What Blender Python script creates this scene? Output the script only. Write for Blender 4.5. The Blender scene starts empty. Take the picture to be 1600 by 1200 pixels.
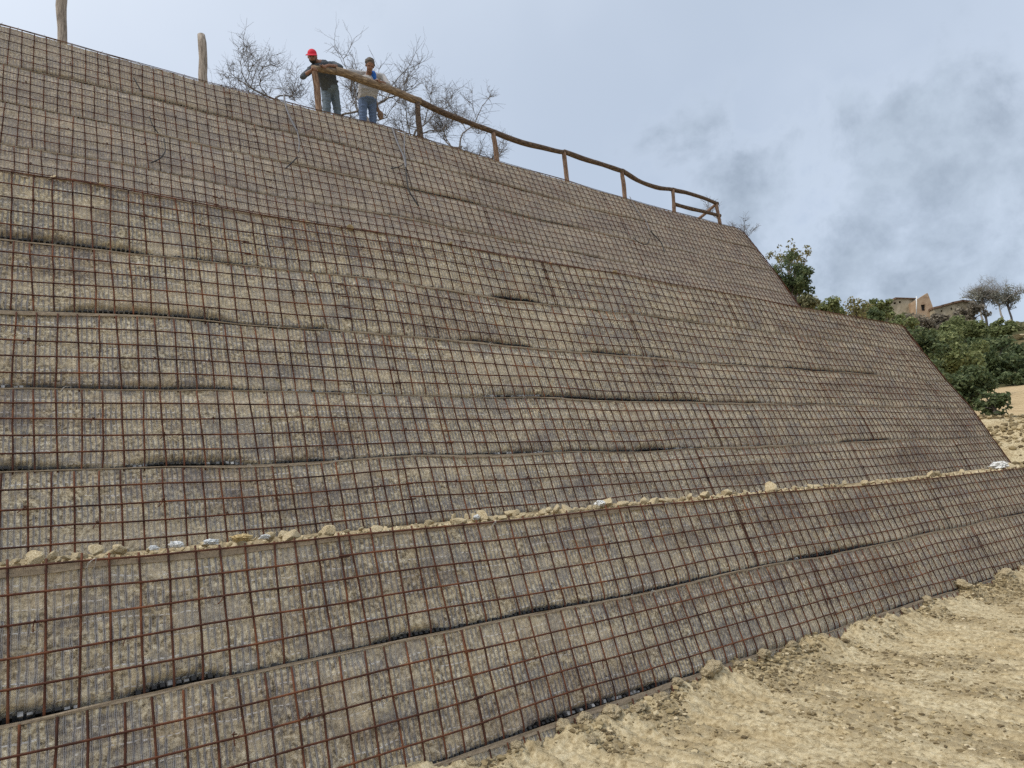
import bpy, math, random
import numpy as np
from mathutils import Vector, Matrix
random.seed(7)
rng = np.random.default_rng(11)
sc = bpy.context.scene
COL = sc.collection
R = math.radians

# ---------------------------------------------------------------- camera
EYE = 1.8
FPX, YAW, PITCH, ROLL = 1090.885, 0.9325992, 0.150759, 0.0709828      # focal length in pixels of a 1600 px wide frame
cF = np.array([math.cos(YAW)*math.cos(PITCH), math.sin(YAW)*math.cos(PITCH), math.sin(PITCH)])
_R = np.array([math.sin(YAW), -math.cos(YAW), 0.0]); _U = np.cross(_R, cF)
cR = math.cos(ROLL)*_R - math.sin(ROLL)*_U
cU = math.sin(ROLL)*_R + math.cos(ROLL)*_U
cam = bpy.data.cameras.new('camera'); camo = bpy.data.objects.new('camera', cam); COL.objects.link(camo)
cam.sensor_width = 36; cam.lens = FPX*36/1600; cam.clip_start = 0.05; cam.clip_end = 4000
camo.matrix_world = Matrix(((cR[0], cU[0], -cF[0], 0), (cR[1], cU[1], -cF[1], 0), (cR[2], cU[2], -cF[2], EYE), (0, 0, 0, 1)))
sc.camera = camo
sc.cycles.use_denoising = False; sc.cycles.max_bounces = 5; sc.cycles.diffuse_bounces = 3; sc.cycles.transmission_bounces = 3
sc.render.resolution_x = 1024; sc.render.resolution_y = 768

# ---------------------------------------------------------------- sky and sun
SUN_AZ, SUN_EL = R(170), R(55)                  # azimuth counted from +X towards +Y: high on the left, a little behind the wall
SUN = Vector((math.cos(SUN_AZ)*math.cos(SUN_EL), math.sin(SUN_AZ)*math.cos(SUN_EL), math.sin(SUN_EL)))
world = bpy.data.worlds.new('World'); sc.world = world; world.use_nodes = True

class NT:
    """small helper for node trees"""
    def __init__(s, tree): s.t = tree; s.l = tree.links
    def n(s, typ, **kw):
        nd = s.t.nodes.new(typ)
        for k, v in kw.items():
            if k == 'inp':
                for kk, vv in v.items():
                    if isinstance(vv, bpy.types.NodeSocket): s.l.new(vv, nd.inputs[kk])
                    else: nd.inputs[kk].default_value = vv
            else: setattr(nd, k, v)
        return nd
    def m(s, op, a, b=0.0, c=None, clamp=False):
        nd = s.t.nodes.new('ShaderNodeMath'); nd.operation = op; nd.use_clamp = clamp
        for i, x in enumerate((a, b, c)):
            if x is None: continue
            if isinstance(x, bpy.types.NodeSocket): s.l.new(x, nd.inputs[i])
            else: nd.inputs[i].default_value = x
        return nd.outputs[0]
    def mix(s, f, a, b, mode='MIX'):
        nd = s.t.nodes.new('ShaderNodeMix'); nd.data_type = 'RGBA'; nd.blend_type = mode
        for i, x in ((0, f), (6, a), (7, b)):
            if isinstance(x, bpy.types.NodeSocket): s.l.new(x, nd.inputs[i])
            elif i == 0: nd.inputs[0].default_value = x
            else: nd.inputs[i].default_value = (*x, 1) if len(x) == 3 else x
        return nd.outputs[2]
    def ss(s, x, lo, hi):
        nd = s.t.nodes.new('ShaderNodeMapRange'); nd.interpolation_type = 'SMOOTHSTEP'
        s.l.new(x, nd.inputs[0]); nd.inputs[1].default_value = lo; nd.inputs[2].default_value = hi
        return nd.outputs[0]
    def noise(s, vec, scale, detail=3, rough=0.55, out=0, dist=0.0):
        nd = s.n('ShaderNodeTexNoise', inp={'Scale': scale, 'Detail': detail, 'Roughness': rough, 'Distortion': dist})
        if vec is not None: s.l.new(vec, nd.inputs['Vector'])
        return nd.outputs[out]
    def ramp(s, fac, stops):
        nd = s.t.nodes.new('ShaderNodeValToRGB'); e = nd.color_ramp.elements
        while len(e) < len(stops): e.new(0.5)
        for i, (p, c) in enumerate(stops): e[i].position = p; e[i].color = (*c, 1)
        s.l.new(fac, nd.inputs[0]); return nd.outputs[0]

def build_world():
    T = NT(world.node_tree); T.t.nodes.clear()
    out = T.n('ShaderNodeOutputWorld'); bg = T.n('ShaderNodeBackground')
    sky = T.n('ShaderNodeTexSky', sky_type='NISHITA'); sky.sun_disc = False
    sky.sun_elevation = SUN_EL; sky.sun_rotation = math.pi/2 - SUN_AZ
    sky.air_density = 1.0; sky.dust_density = 1.5; sky.altitude = 300
    tc = T.n('ShaderNodeTexCoord'); d = T.n('ShaderNodeVectorMath', operation='NORMALIZE'); T.l.new(tc.outputs['Generated'], d.inputs[0]); d = d.outputs[0]
    dot = T.n('ShaderNodeVectorMath', operation='DOT_PRODUCT'); T.l.new(d, dot.inputs[0]); dot.inputs[1].default_value = SUN
    dv = T.m('MAXIMUM', dot.outputs['Value'], 0.0)
    glow = T.m('POWER', dv, 2.2)
    # thin high cloud veil, whiter towards the sun
    veil = T.mix(glow, (2.9, 3.35, 4.0), (8.2, 8.3, 8.4))
    big = T.noise(d, 2.2, 4, 0.55)
    veil = T.mix(T.m('MULTIPLY', T.ss(big, 0.35, 0.75), 0.22), veil, (5.2, 5.6, 6.2))
    c1 = T.mix(0.86, sky.outputs[0], veil)
    # grey cumulus low in the east: one broad soft bank and a smaller one beside it, broken by noise
    def bank(c, r0, r1):
        k = T.n('ShaderNodeVectorMath', operation='SUBTRACT'); T.l.new(d, k.inputs[0]); k.inputs[1].default_value = c
        k2 = T.n('ShaderNodeVectorMath', operation='MULTIPLY'); T.l.new(k.outputs[0], k2.inputs[0]); k2.inputs[1].default_value = (1, 1, 1.55)
        ln = T.n('ShaderNodeVectorMath', operation='LENGTH'); T.l.new(k2.outputs[0], ln.inputs[0])
        return T.m('SUBTRACT', 1.0, T.ss(ln.outputs['Value'], r0, r1))
    near = T.m('MAXIMUM', bank(CLOUD_DIR, 0.12, 0.38), T.m('MULTIPLY', bank(CLOUD_DIR2, 0.03, 0.20), 0.62))
    mv = T.n('ShaderNodeVectorMath', operation='ADD'); T.l.new(d, mv.inputs[0]); mv.inputs[1].default_value = (8.5, 4.5, 11.5)
    n1 = T.noise(mv.outputs[0], 7.0, 8, 0.60, dist=0.22)
    dsum = T.m('ADD', n1, T.m('MULTIPLY', near, 0.36)); dens = T.ss(dsum, 0.64, 0.90)
    rim = T.m('MULTIPLY', T.ss(dsum, 0.60, 0.72), T.m('SUBTRACT', 1.0, dens))
    c1 = T.mix(T.m('MULTIPLY', T.m('MULTIPLY', rim, near), 0.12), c1, (5.4, 5.9, 6.5))
    n2 = T.noise(d, 13.0, 5, 0.6)
    cc = T.ramp(n2, [(0.35, (1.7, 2.08, 2.6)), (0.62, (2.6, 3.08, 3.7))])
    c2 = T.mix(T.m('MULTIPLY', dens, 0.80), c1, cc)
    T.l.new(c2, bg.inputs[0]); bg.inputs[1].default_value = 0.148
    T.l.new(bg.outputs[0], out.inputs[0])

def ray(u, v):
    x = (u-800)/FPX; y = -(v-600)/FPX
    return cR*x + cU*y + cF
def at(u, v, Y):                                   # the point at world depth Y seen in that direction
    d = ray(u, v); t = Y/d[1]
    return Vector((d[0]*t, d[1]*t, d[2]*t + EYE))
def at_dist(u, v, D):
    d = ray(u, v); t = D/math.hypot(d[0], d[1])
    return Vector((d[0]*t, d[1]*t, d[2]*t + EYE))
def project(P):
    P = np.atleast_2d(np.asarray(P, float)) - np.array([0, 0, EYE])
    w = P@cF
    return 800 + FPX*(P@cR)/w, 600 - FPX*(P@cU)/w, w
CLOUD_DIR = Vector(ray(1325, 350)).normalized(); CLOUD_DIR2 = Vector(ray(1110, 250)).normalized()
build_world()

sun = bpy.data.lights.new('sun', 'SUN'); sun.energy = 1.5; sun.angle = R(11); sun.color = (1.0, 0.93, 0.82)
suno = bpy.data.objects.new('sun', sun); COL.objects.link(suno)
suno.rotation_euler = SUN.to_track_quat('Z', 'Y').to_euler()

vs = sc.view_settings
vs.view_transform = 'Standard'; vs.look = 'None'; vs.exposure = 0.36; vs.gamma = 1.0; vs.use_curve_mapping = False

# ---------------------------------------------------------------- helpers
def link(name, me, mat=None, parent=None):
    o = bpy.data.objects.new(name, me); COL.objects.link(o)
    if mat is not None and me is not None and not me.materials: me.materials.append(mat)
    if parent is not None: o.parent = parent
    return o
def tag(o, label=None, cat=None, group=None, kind=None):
    if label: o['label'] = label
    if cat: o['category'] = cat
    if group: o['group'] = group
    if kind: o['kind'] = kind
    return o
def empty(name, loc=(0, 0, 0)):
    o = bpy.data.objects.new(name, None); o.empty_display_size = 0.1; o.location = loc; COL.objects.link(o); return o
def mesh(name, V, F, smooth=True, uv=None):
    me = bpy.data.meshes.new(name)
    V = np.asarray(V, np.float32).reshape(-1, 3)
    if isinstance(F, np.ndarray):
        n, k = F.shape
        me.vertices.add(len(V)); me.vertices.foreach_set('co', V.ravel())
        me.loops.add(n*k); me.loops.foreach_set('vertex_index', F.astype(np.int32).ravel())
        me.polygons.add(n); me.polygons.foreach_set('loop_start', np.arange(0, n*k, k, dtype=np.int32))
        me.update(calc_edges=True)
    else:
        me.from_pydata(V.tolist(), [], F)
    if uv is not None:
        l = me.uv_layers.new(name='UVMap'); idx = np.empty(len(me.loops), np.int32); me.loops.foreach_get('vertex_index', idx)
        l.data.foreach_set('uv', np.asarray(uv, np.float32)[idx].ravel())
    me.polygons.foreach_set('use_smooth', np.full(len(me.polygons), smooth))
    me.update(); return me
def gridF(nu, nv):                                 # vertices laid out [i*nv + j]
    i, j = np.meshgrid(np.arange(nu-1), np.arange(nv-1), indexing='ij'); a = (i*nv + j).ravel()
    return np.stack([a, a+nv, a+nv+1, a+1], 1)
def _h(ix, iy, iz, seed):
    n = (ix.astype(np.int64)*374761393 + iy.astype(np.int64)*668265263 + iz.astype(np.int64)*2147483647 + seed*1274126177) & 0xffffffff
    n = ((n ^ (n >> 13))*1274126177) & 0xffffffff
    n = n ^ (n >> 16)
    return (n & 0xffffff)/float(0xffffff)
def vn(x, y=0.0, z=0.0, seed=0):
    x, y, z = np.broadcast_arrays(np.asarray(x, float), np.asarray(y, float), np.asarray(z, float))
    fx, fy, fz = np.floor(x), np.floor(y), np.floor(z)
    a, b, c = x-fx, y-fy, z-fz
    a = a*a*(3-2*a); b = b*b*(3-2*b); c = c*c*(3-2*c)
    g = lambda i, j, k: _h(fx+i, fy+j, fz+k, seed)
    x00 = g(0,0,0)*(1-a)+g(1,0,0)*a; x10 = g(0,1,0)*(1-a)+g(1,1,0)*a
    x01 = g(0,0,1)*(1-a)+g(1,0,1)*a; x11 = g(0,1,1)*(1-a)+g(1,1,1)*a
    return (x00*(1-b)+x10*b)*(1-c) + (x01*(1-b)+x11*b)*c
def fbm(x, y=0.0, z=0.0, seed=0, oct=4, gain=0.5):
    s = 0; a = 1; t = 0
    for i in range(oct):
        f = 2.0**i; s = s + a*vn(np.asarray(x)*f, np.asarray(y)*f, np.asarray(z)*f, seed+i*17); t += a; a *= gain
    return s/t
def sstep(x, a, b):
    t = np.clip((np.asarray(x, float)-a)/(b-a), 0, 1); return t*t*(3-2*t)
def tube(P, r, sides=5, cap=True):
    """vertices and faces of a tube along points P with radii r"""
    P = np.asarray(P, float); n = len(P); r = np.broadcast_to(np.asarray(r, float), (n,))
    T = np.gradient(P, axis=0); T /= np.linalg.norm(T, axis=1)[:, None]+1e-9
    ref = np.array([0.31, 0.2, 0.93]) if abs(T[0]@np.array([0.31, 0.2, 0.93])) < 0.9 else np.array([1, 0, 0.1])
    A = np.cross(T, ref); A /= np.linalg.norm(A, axis=1)[:, None]; B = np.cross(T, A)
    ang = np.arange(sides)*2*math.pi/sides
    V = P[:, None] + r[:, None, None]*(np.cos(ang)[None, :, None]*A[:, None] + np.sin(ang)[None, :, None]*B[:, None])
    F = []
    for i in range(n-1):
        for j in range(sides):
            k = (j+1) % sides; F.append((i*sides+j, i*sides+k, (i+1)*sides+k, (i+1)*sides+j))
    if cap: F.append(tuple(range(sides))[::-1]); F.append(tuple((n-1)*sides+j for j in range(sides)))
    return V.reshape(-1, 3), F
class MB:
    def __init__(s): s.V = []; s.F = []; s.n = 0
    def add(s, V, F):
        V = np.asarray(V, float).reshape(-1, 3); s.V.append(V); s.F += [tuple(int(i)+s.n for i in f) for f in F]; s.n += len(V); return s
    def tube(s, P, r, sides=5, cap=True): return s.add(*tube(P, r, sides, cap))
    def box(s, c, h, M=None):
        V = np.array([(x, y, z) for x in (-1, 1) for y in (-1, 1) for z in (-1, 1)], float)*np.array(h)
        if M is not None: V = V@np.array(M).T
        return s.add(V+np.array(c), [(0,1,3,2), (4,6,7,5), (0,4,5,1), (2,3,7,6), (0,2,6,4), (1,5,7,3)])
    def mesh(s, name, smooth=False): return mesh(name, np.concatenate(s.V), s.F, smooth)
class TB:
    """many thin open tubes at once"""
    def __init__(s): s.g = {}
    def tube(s, P, r, sides=3, cap=False):
        P = np.asarray(P, float); s.g.setdefault((len(P), sides), []).append((P, np.broadcast_to(np.asarray(r, float), (len(P),))))
    def mesh(s, name, smooth=True):
        VV, FF, base = [], [], 0
        for (n, k), L in s.g.items():
            P = np.array([l[0] for l in L]); r = np.array([l[1] for l in L]); m = len(L)
            T = np.gradient(P, axis=1) if n > 2 else np.repeat((P[:, 1:]-P[:, :1]), 2, axis=1)
            T = T/(np.linalg.norm(T, axis=2, keepdims=True)+1e-9); ref = np.where(np.abs(T[:, :1, 2:3]) < .9, np.array([0, 0, 1.]), np.array([1., 0, 0]))
            A = np.cross(T, np.broadcast_to(ref, T.shape)); A /= np.linalg.norm(A, axis=2, keepdims=True)+1e-9; B = np.cross(T, A)
            a = np.arange(k)*2*math.pi/k
            V = P[:, :, None] + r[:, :, None, None]*(np.cos(a)[:, None]*A[:, :, None] + np.sin(a)[:, None]*B[:, :, None])
            i, j = np.meshgrid(np.arange(n-1), np.arange(k), indexing='ij'); i, j = i.ravel(), j.ravel(); j2 = (j+1) % k
            F = np.stack([i*k+j, i*k+j2, (i+1)*k+j2, (i+1)*k+j], 1)
            FF.append((F[None] + (np.arange(m)*n*k)[:, None, None] + base).reshape(-1, 4)); VV.append(V.reshape(-1, 3)); base += m*n*k
        return mesh(name, np.concatenate(VV), np.concatenate(FF), smooth)
def ico(sub):
    import bmesh
    bm = bmesh.new(); bmesh.ops.create_icosphere(bm, subdivisions=sub, radius=1.0)
    V = np.array([v.co[:] for v in bm.verts]); F = np.array([[v.index for v in f.verts] for f in bm.faces]); bm.free(); return V, F

# ---------------------------------------------------------------- materials
def newmat(name):
    m = bpy.data.materials.new(name); m.use_nodes = True
    T = NT(m.node_tree); b = T.t.nodes['Principled BSDF']; b.inputs['Specular IOR Level'].default_value = 0.3
    return m, T, b
def bump(T, b, h, strength=0.5, dist=0.01):
    nd = T.n('ShaderNodeBump', inp={'Strength': strength, 'Distance': dist}); T.l.new(h, nd.inputs['Height']); T.l.new(nd.outputs[0], b.inputs['Normal'])
def mottled(name, stops, scale, rough=0.9, detail=5, coord='Object', bstr=0.4, bdist=0.01, stretch=None):
    m, T, b = newmat(name); tc = T.n('ShaderNodeTexCoord'); vec = tc.outputs[coord]
    if stretch:
        mp = T.n('ShaderNodeMapping'); mp.inputs['Scale'].default_value = stretch; T.l.new(vec, mp.inputs[0]); vec = mp.outputs[0]
    n = T.noise(vec, scale, detail, 0.6); T.l.new(T.ramp(n, stops), b.inputs['Base Color']); b.inputs['Roughness'].default_value = rough
    if bstr: bump(T, b, n, bstr, bdist)
    return m
def face_material():
    """soil behind a ribbed grey geogrid and a fine brown net; UV is metres along the wall and up the slope"""
    m, T, b = newmat('wrapped_soil_face')
    uvn = T.n('ShaderNodeUVMap'); uv = uvn.outputs[0]
    sep = T.n('ShaderNodeSeparateXYZ'); T.l.new(uv, sep.inputs[0]); u, v = sep.outputs[0], sep.outputs[1]
    w1 = T.n('ShaderNodeTexNoise', inp={'Scale': 7.0, 'Detail': 3.0, 'Roughness': 0.62}); T.l.new(uv, w1.inputs['Vector'])
    wc = T.n('ShaderNodeSeparateColor'); T.l.new(w1.outputs['Color'], wc.inputs[0]); na, nb, nc = wc.outputs[0], wc.outputs[1], wc.outputs[2]
    w2 = T.n('ShaderNodeTexNoise', inp={'Scale': 2.3, 'Detail': 5.0, 'Roughness': 0.66}); T.l.new(uv, w2.inputs['Vector'])
    wd = T.n('ShaderNodeSeparateColor'); T.l.new(w2.outputs['Color'], wd.inputs[0]); la, lb, lc = wd.outputs[0], wd.outputs[1], wd.outputs[2]
    uw = T.m('ADD', u, T.m('MULTIPLY', T.m('SUBTRACT', na, 0.5), 0.028))
    vw = T.m('ADD', v, T.m('MULTIPLY', T.m('SUBTRACT', la, 0.5), 0.10))
    fn = T.n('ShaderNodeTexNoise', inp={'Scale': 30.0, 'Detail': 5.0, 'Roughness': 0.74}); T.l.new(uv, fn.inputs['Vector']); fine = fn.outputs[0]; w0 = w1.outputs['Color']
    soil = T.ramp(fine, [(0.36, (0.036, 0.027, 0.016)), (0.45, (0.275, 0.218, 0.130)), (0.54, (0.58, 0.490, 0.325)), (0.66, (0.86, 0.775, 0.575))])
    soil = T.mix(T.m('MULTIPLY', T.ss(nb, 0.50, 0.66), 0.5), soil, (0.56, 0.465, 0.29))
    vo = T.n('ShaderNodeTexVoronoi', inp={'Scale': 23.0, 'Randomness': 1.0}); wv = T.n('ShaderNodeVectorMath', operation='MULTIPLY_ADD'); T.l.new(w0, wv.inputs[0]); wv.inputs[1].default_value = (0.09, 0.09, 0); T.l.new(uv, wv.inputs[2]); T.l.new(wv.outputs[0], vo.inputs['Vector'])
    csep = T.n('ShaderNodeSeparateColor'); T.l.new(vo.outputs['Color'], csep.inputs[0])
    stone = T.m('MULTIPLY', T.m('LESS_THAN', T.m('ADD', vo.outputs['Distance'], T.m('MULTIPLY', fine, 0.6)), T.m('ADD', 0.38, T.m('MULTIPLY', csep.outputs[2], 0.22))), T.m('GREATER_THAN', csep.outputs[0], 0.74))
    soil = T.mix(T.m('MULTIPLY', stone, 0.85), soil, T.mix(csep.outputs[1], (0.60, 0.51, 0.35), (0.82, 0.77, 0.65)))
    # geogrid ribs, running up the slope
    fr = T.m('ABSOLUTE', T.m('SUBTRACT', T.m('FRACT', T.m('DIVIDE', uw, 0.0375)), 0.5))
    rib = T.m('SUBTRACT', 1.0, T.ss(fr, 0.17, 0.22))
    rl = T.m('ABSOLUTE', T.m('SUBTRACT', T.m('FRACT', T.m('DIVIDE', uw, 0.0094)), 0.5))
    ribc = T.mix(T.ss(rl, 0.26, 0.40), (0.270, 0.268, 0.278), (0.030, 0.030, 0.034))
    cov = T.ss(nc, 0.34, 0.50)
    full = T.ss(T.m('ADD', T.m('MULTIPLY', lb, 0.6), T.m('MULTIPLY', na, 0.4)), 0.50, 0.57)
    ribm = T.m('MAXIMUM', T.m('MULTIPLY', rib, T.m('MULTIPLY', cov, 0.92)), T.m('MULTIPLY', full, T.m('ADD', 0.48, T.m('MULTIPLY', rib, 0.40))))
    col = T.mix(ribm, soil, T.mix(T.m('MULTIPLY', T.ss(fine, 0.48, 0.68), 0.5), ribc, (0.42, 0.36, 0.28)))
    # pale cross bars of the geogrid: broken rows of dashes
    row = T.m('LESS_THAN', T.m('ABSOLUTE', T.m('SUBTRACT', T.m('FRACT', T.m('DIVIDE', vw, 0.118)), 0.5)), 0.032)
    dm = T.m('MULTIPLY', T.m('MULTIPLY', row, T.m('GREATER_THAN', fr, 0.20)), T.ss(nb, 0.44, 0.50))
    dm = T.m('MULTIPLY', dm, T.m('GREATER_THAN', lc, 0.44))
    col = T.mix(T.m('MULTIPLY', dm, 0.85), col, (0.72, 0.69, 0.64))
    # fine jute net
    nu = T.m('GREATER_THAN', T.m('ABSOLUTE', T.m('SUBTRACT', T.m('FRACT', T.m('DIVIDE', uw, 0.0075)), 0.5)), 0.37)
    nv = T.m('GREATER_THAN', T.m('ABSOLUTE', T.m('SUBTRACT', T.m('FRACT', T.m('DIVIDE', vw, 0.0075)), 0.5)), 0.39)
    net = T.m('MAXIMUM', nu, nv)
    netc = T.mix(nc, (0.27, 0.21, 0.16), (0.55, 0.47, 0.375))
    col = T.mix(T.m('MULTIPLY', net, 0.38), col, netc)
    # long dusty and greyer stretches along the courses
    mp = T.n('ShaderNodeMapping'); mp.inputs['Scale'].default_value = (0.30, 1.15, 1); T.l.new(uv, mp.inputs[0]); st = T.noise(mp.outputs[0], 1.6, 4, 0.6)
    col = T.mix(T.m('MULTIPLY', T.ss(st, 0.50, 0.62), 0.58), col, T.mix(1.0, col, (0.60, 0.56, 0.59), 'MULTIPLY'))
    col = T.mix(T.m('MULTIPLY', T.m('SUBTRACT', 1.0, T.ss(st, 0.34, 0.48)), 0.34), col, (0.62, 0.515, 0.36))
    col = T.mix(T.m('MULTIPLY', T.ss(lc, 0.46, 0.66), 0.42), col, T.mix(1.0, col, (0.66, 0.61, 0.58), 'MULTIPLY'))
    col = T.mix(T.m('MULTIPLY', T.ss(la, 0.48, 0.68), 0.36), col, (0.62, 0.515, 0.36))
    col = T.mix(T.m('MULTIPLY', T.ss(v, 17.0, 22.0), 0.42), col, (0.335, 0.280, 0.240))       # the upper tier is wrapped in a browner, denser net
    col = T.mix(1.0, col, (1.17, 1.18, 1.20), 'MULTIPLY')
    T.l.new(col, b.inputs['Base Color']); b.inputs['Roughness'].default_value = 0.95; b.inputs['Specular IOR Level'].default_value = 0.12
    bump(T, b, fine, 1.0, 0.022)
    return m
M = {}
M['face'] = face_material()
M['rust'] = mottled('rusty_rebar', [(0.3, (0.030, 0.014, 0.010)), (0.5, (0.082, 0.030, 0.017)), (0.72, (0.20, 0.074, 0.032))], 5, 0.85, coord='Object', bstr=0.0)
def net_material():
    m, T, b = newmat('brown_net_edge'); uvn = T.n('ShaderNodeUVMap'); uv = uvn.outputs[0]; sep = T.n('ShaderNodeSeparateXYZ'); T.l.new(uv, sep.inputs[0])
    w = T.m('MULTIPLY', T.m('SUBTRACT', T.noise(uv, 12, 2), .5), 0.02)
    gu = T.m('GREATER_THAN', T.m('ABSOLUTE', T.m('SUBTRACT', T.m('FRACT', T.m('DIVIDE', T.m('ADD', sep.outputs[0], w), 0.0075)), 0.5)), 0.30)
    gv = T.m('GREATER_THAN', T.m('ABSOLUTE', T.m('SUBTRACT', T.m('FRACT', T.m('DIVIDE', T.m('ADD', sep.outputs[1], w), 0.0068)), 0.5)), 0.24)
    n = T.noise(uv, 5, 4, .6); th = T.mix(n, (0.20, 0.15, 0.105), (0.44, 0.355, 0.26))
    n2 = T.noise(uv, 45, 4, .6); back = T.ramp(n2, [(.35, (0.05, 0.04, 0.03)), (.6, (0.33, 0.27, 0.18))])
    T.l.new(T.mix(T.m('MAXIMUM', gu, gv), back, th), b.inputs['Base Color']); b.inputs['Roughness'].default_value = .95; b.inputs['Specular IOR Level'].default_value = .1
    bump(T, b, T.m('ADD', T.m('MULTIPLY', gv, .4), n2), 0.7, 0.006); return m
M['net'] = net_material()
M['black'] = mottled('black_geogrid', [(0.35, (0.010, 0.010, 0.011)), (0.6, (0.026, 0.025, 0.024)), (0.75, (0.10, 0.09, 0.07))], 30, 0.55, bstr=0.2, bdist=0.003)
M['tab'] = mottled('geogrid_sky_glint', [(0.35, (0.05, 0.05, 0.05)), (0.5, (0.22, 0.22, 0.22)), (0.7, (0.50, 0.49, 0.47))], 20, 0.5, bstr=0.1, bdist=0.003)  # pale grey paints sky glints on folds of the black geogrid
M['soil'] = mottled('berm_soil', [(0.3, (0.13, 0.098, 0.055)), (0.5, (0.31, 0.245, 0.145)), (0.72, (0.50, 0.41, 0.26))], 9, 0.97, 8, bstr=0.9, bdist=0.03)
M['stone'] = mottled('pale_stone', [(0.3, (0.25, 0.19, 0.105)), (0.5, (0.46, 0.375, 0.23)), (0.72, (0.66, 0.585, 0.43))], 7, 0.92, 6, bstr=0.6, bdist=0.02)
M['clod'] = mottled('clay_clod', [(0.3, (0.24, 0.185, 0.105)), (0.5, (0.46, 0.375, 0.235)), (0.72, (0.62, 0.53, 0.355))], 6, 0.97, 8, bstr=0.9, bdist=0.03)

# ---------------------------------------------------------------- the wall: seams between courses
ZO = EYE
SEAM = {  # Y, Z, where the straight face ends (X), measured sag along X
 'g': (3.914, -2.356, 21.5, [(0, 0)]),
 0: (4.158, -1.650, 21.4, [(2.87, -.009), (4.48, .011), (5.82, .002), (7.51, .009), (12.1, -.025)]),
 1: (4.402, -.944, 21.2, [(0, .003), (.59, -.004), (1.25, -.004), (3.11, .007), (6.33, .007), (8.61, -.013), (13.2, 0)]),
 2: (4.647, -.238, 21.0, [(0, .009), (.61, .005), (1.33, 0), (2.22, -.003), (3.35, -.01), (4.82, .003), (6.84, -.007), (9.74, -.03), (14.3, 0)]),
 'm': (6.092, -.313, 18.0, [(0, 0)]),
 3: (6.356, .386, 17.75, [(0, .007), (1.83, -.013), (3.43, .026), (4.64, -.002), (6.7, -.002), (9.5, .018), (13.6, .035)]),
 4: (6.621, 1.084, 17.65, [(0, -.018), (1.92, -.003), (4.9, -.002), (7.07, -.011), (10, .009), (14.3, .026)]),
 5: (6.885, 1.783, 17.25, [(0, -.023), (1.15, .004), (2, .003), (3.39, .024), (5.15, .002), (7.2, -.014), (10.6, -.012), (14.3, -.008)]),
 6: (7.150, 2.481, 16.95, [(0, -.031), (1.19, -.009), (2.1, .019), (3.55, .045), (5.4, -.024), (7.8, .024), (11.1, .023), (14.3, .01)]),
 7: (7.414, 3.180, 16.75, [(0, -.024), (.67, .012), (2.2, -.015), (3.7, .03), (5.66, .012), (8.2, .025), (11.7, 0)]),
 'u': (9.719, 3.385, 17.2, [(0, 0)]),
 'v': (9.990, 4.081, 17.05, [(0, 0)]),
 8: (10.260, 4.778, 16.90, [(0, -.03), (1.3, .035), (3, -.045), (5.16, .05), (7.85, -.085), (11, -.06)]),
 9: (10.530, 5.475, 16.71, [(0, .011), (1.3, .07), (3.1, 0), (5.3, .07), (8.1, -.07), (11.3, -.05)]),
 10: (10.800, 6.171, 16.46, [(0, -.018), (1.35, -.009), (3.2, 0), (5.5, .085), (8.4, .015), (10.5, -.06)]),
 11: (11.071, 6.867, 16.22, [(0, .006), (1.4, -.005), (2.5, -.03), (3.3, -.006), (5.64, .065), (8.6, -.024), (12.5, -.11)])}
TH = R(69.3); PLEN = 0.747; XL = -5.0
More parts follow.
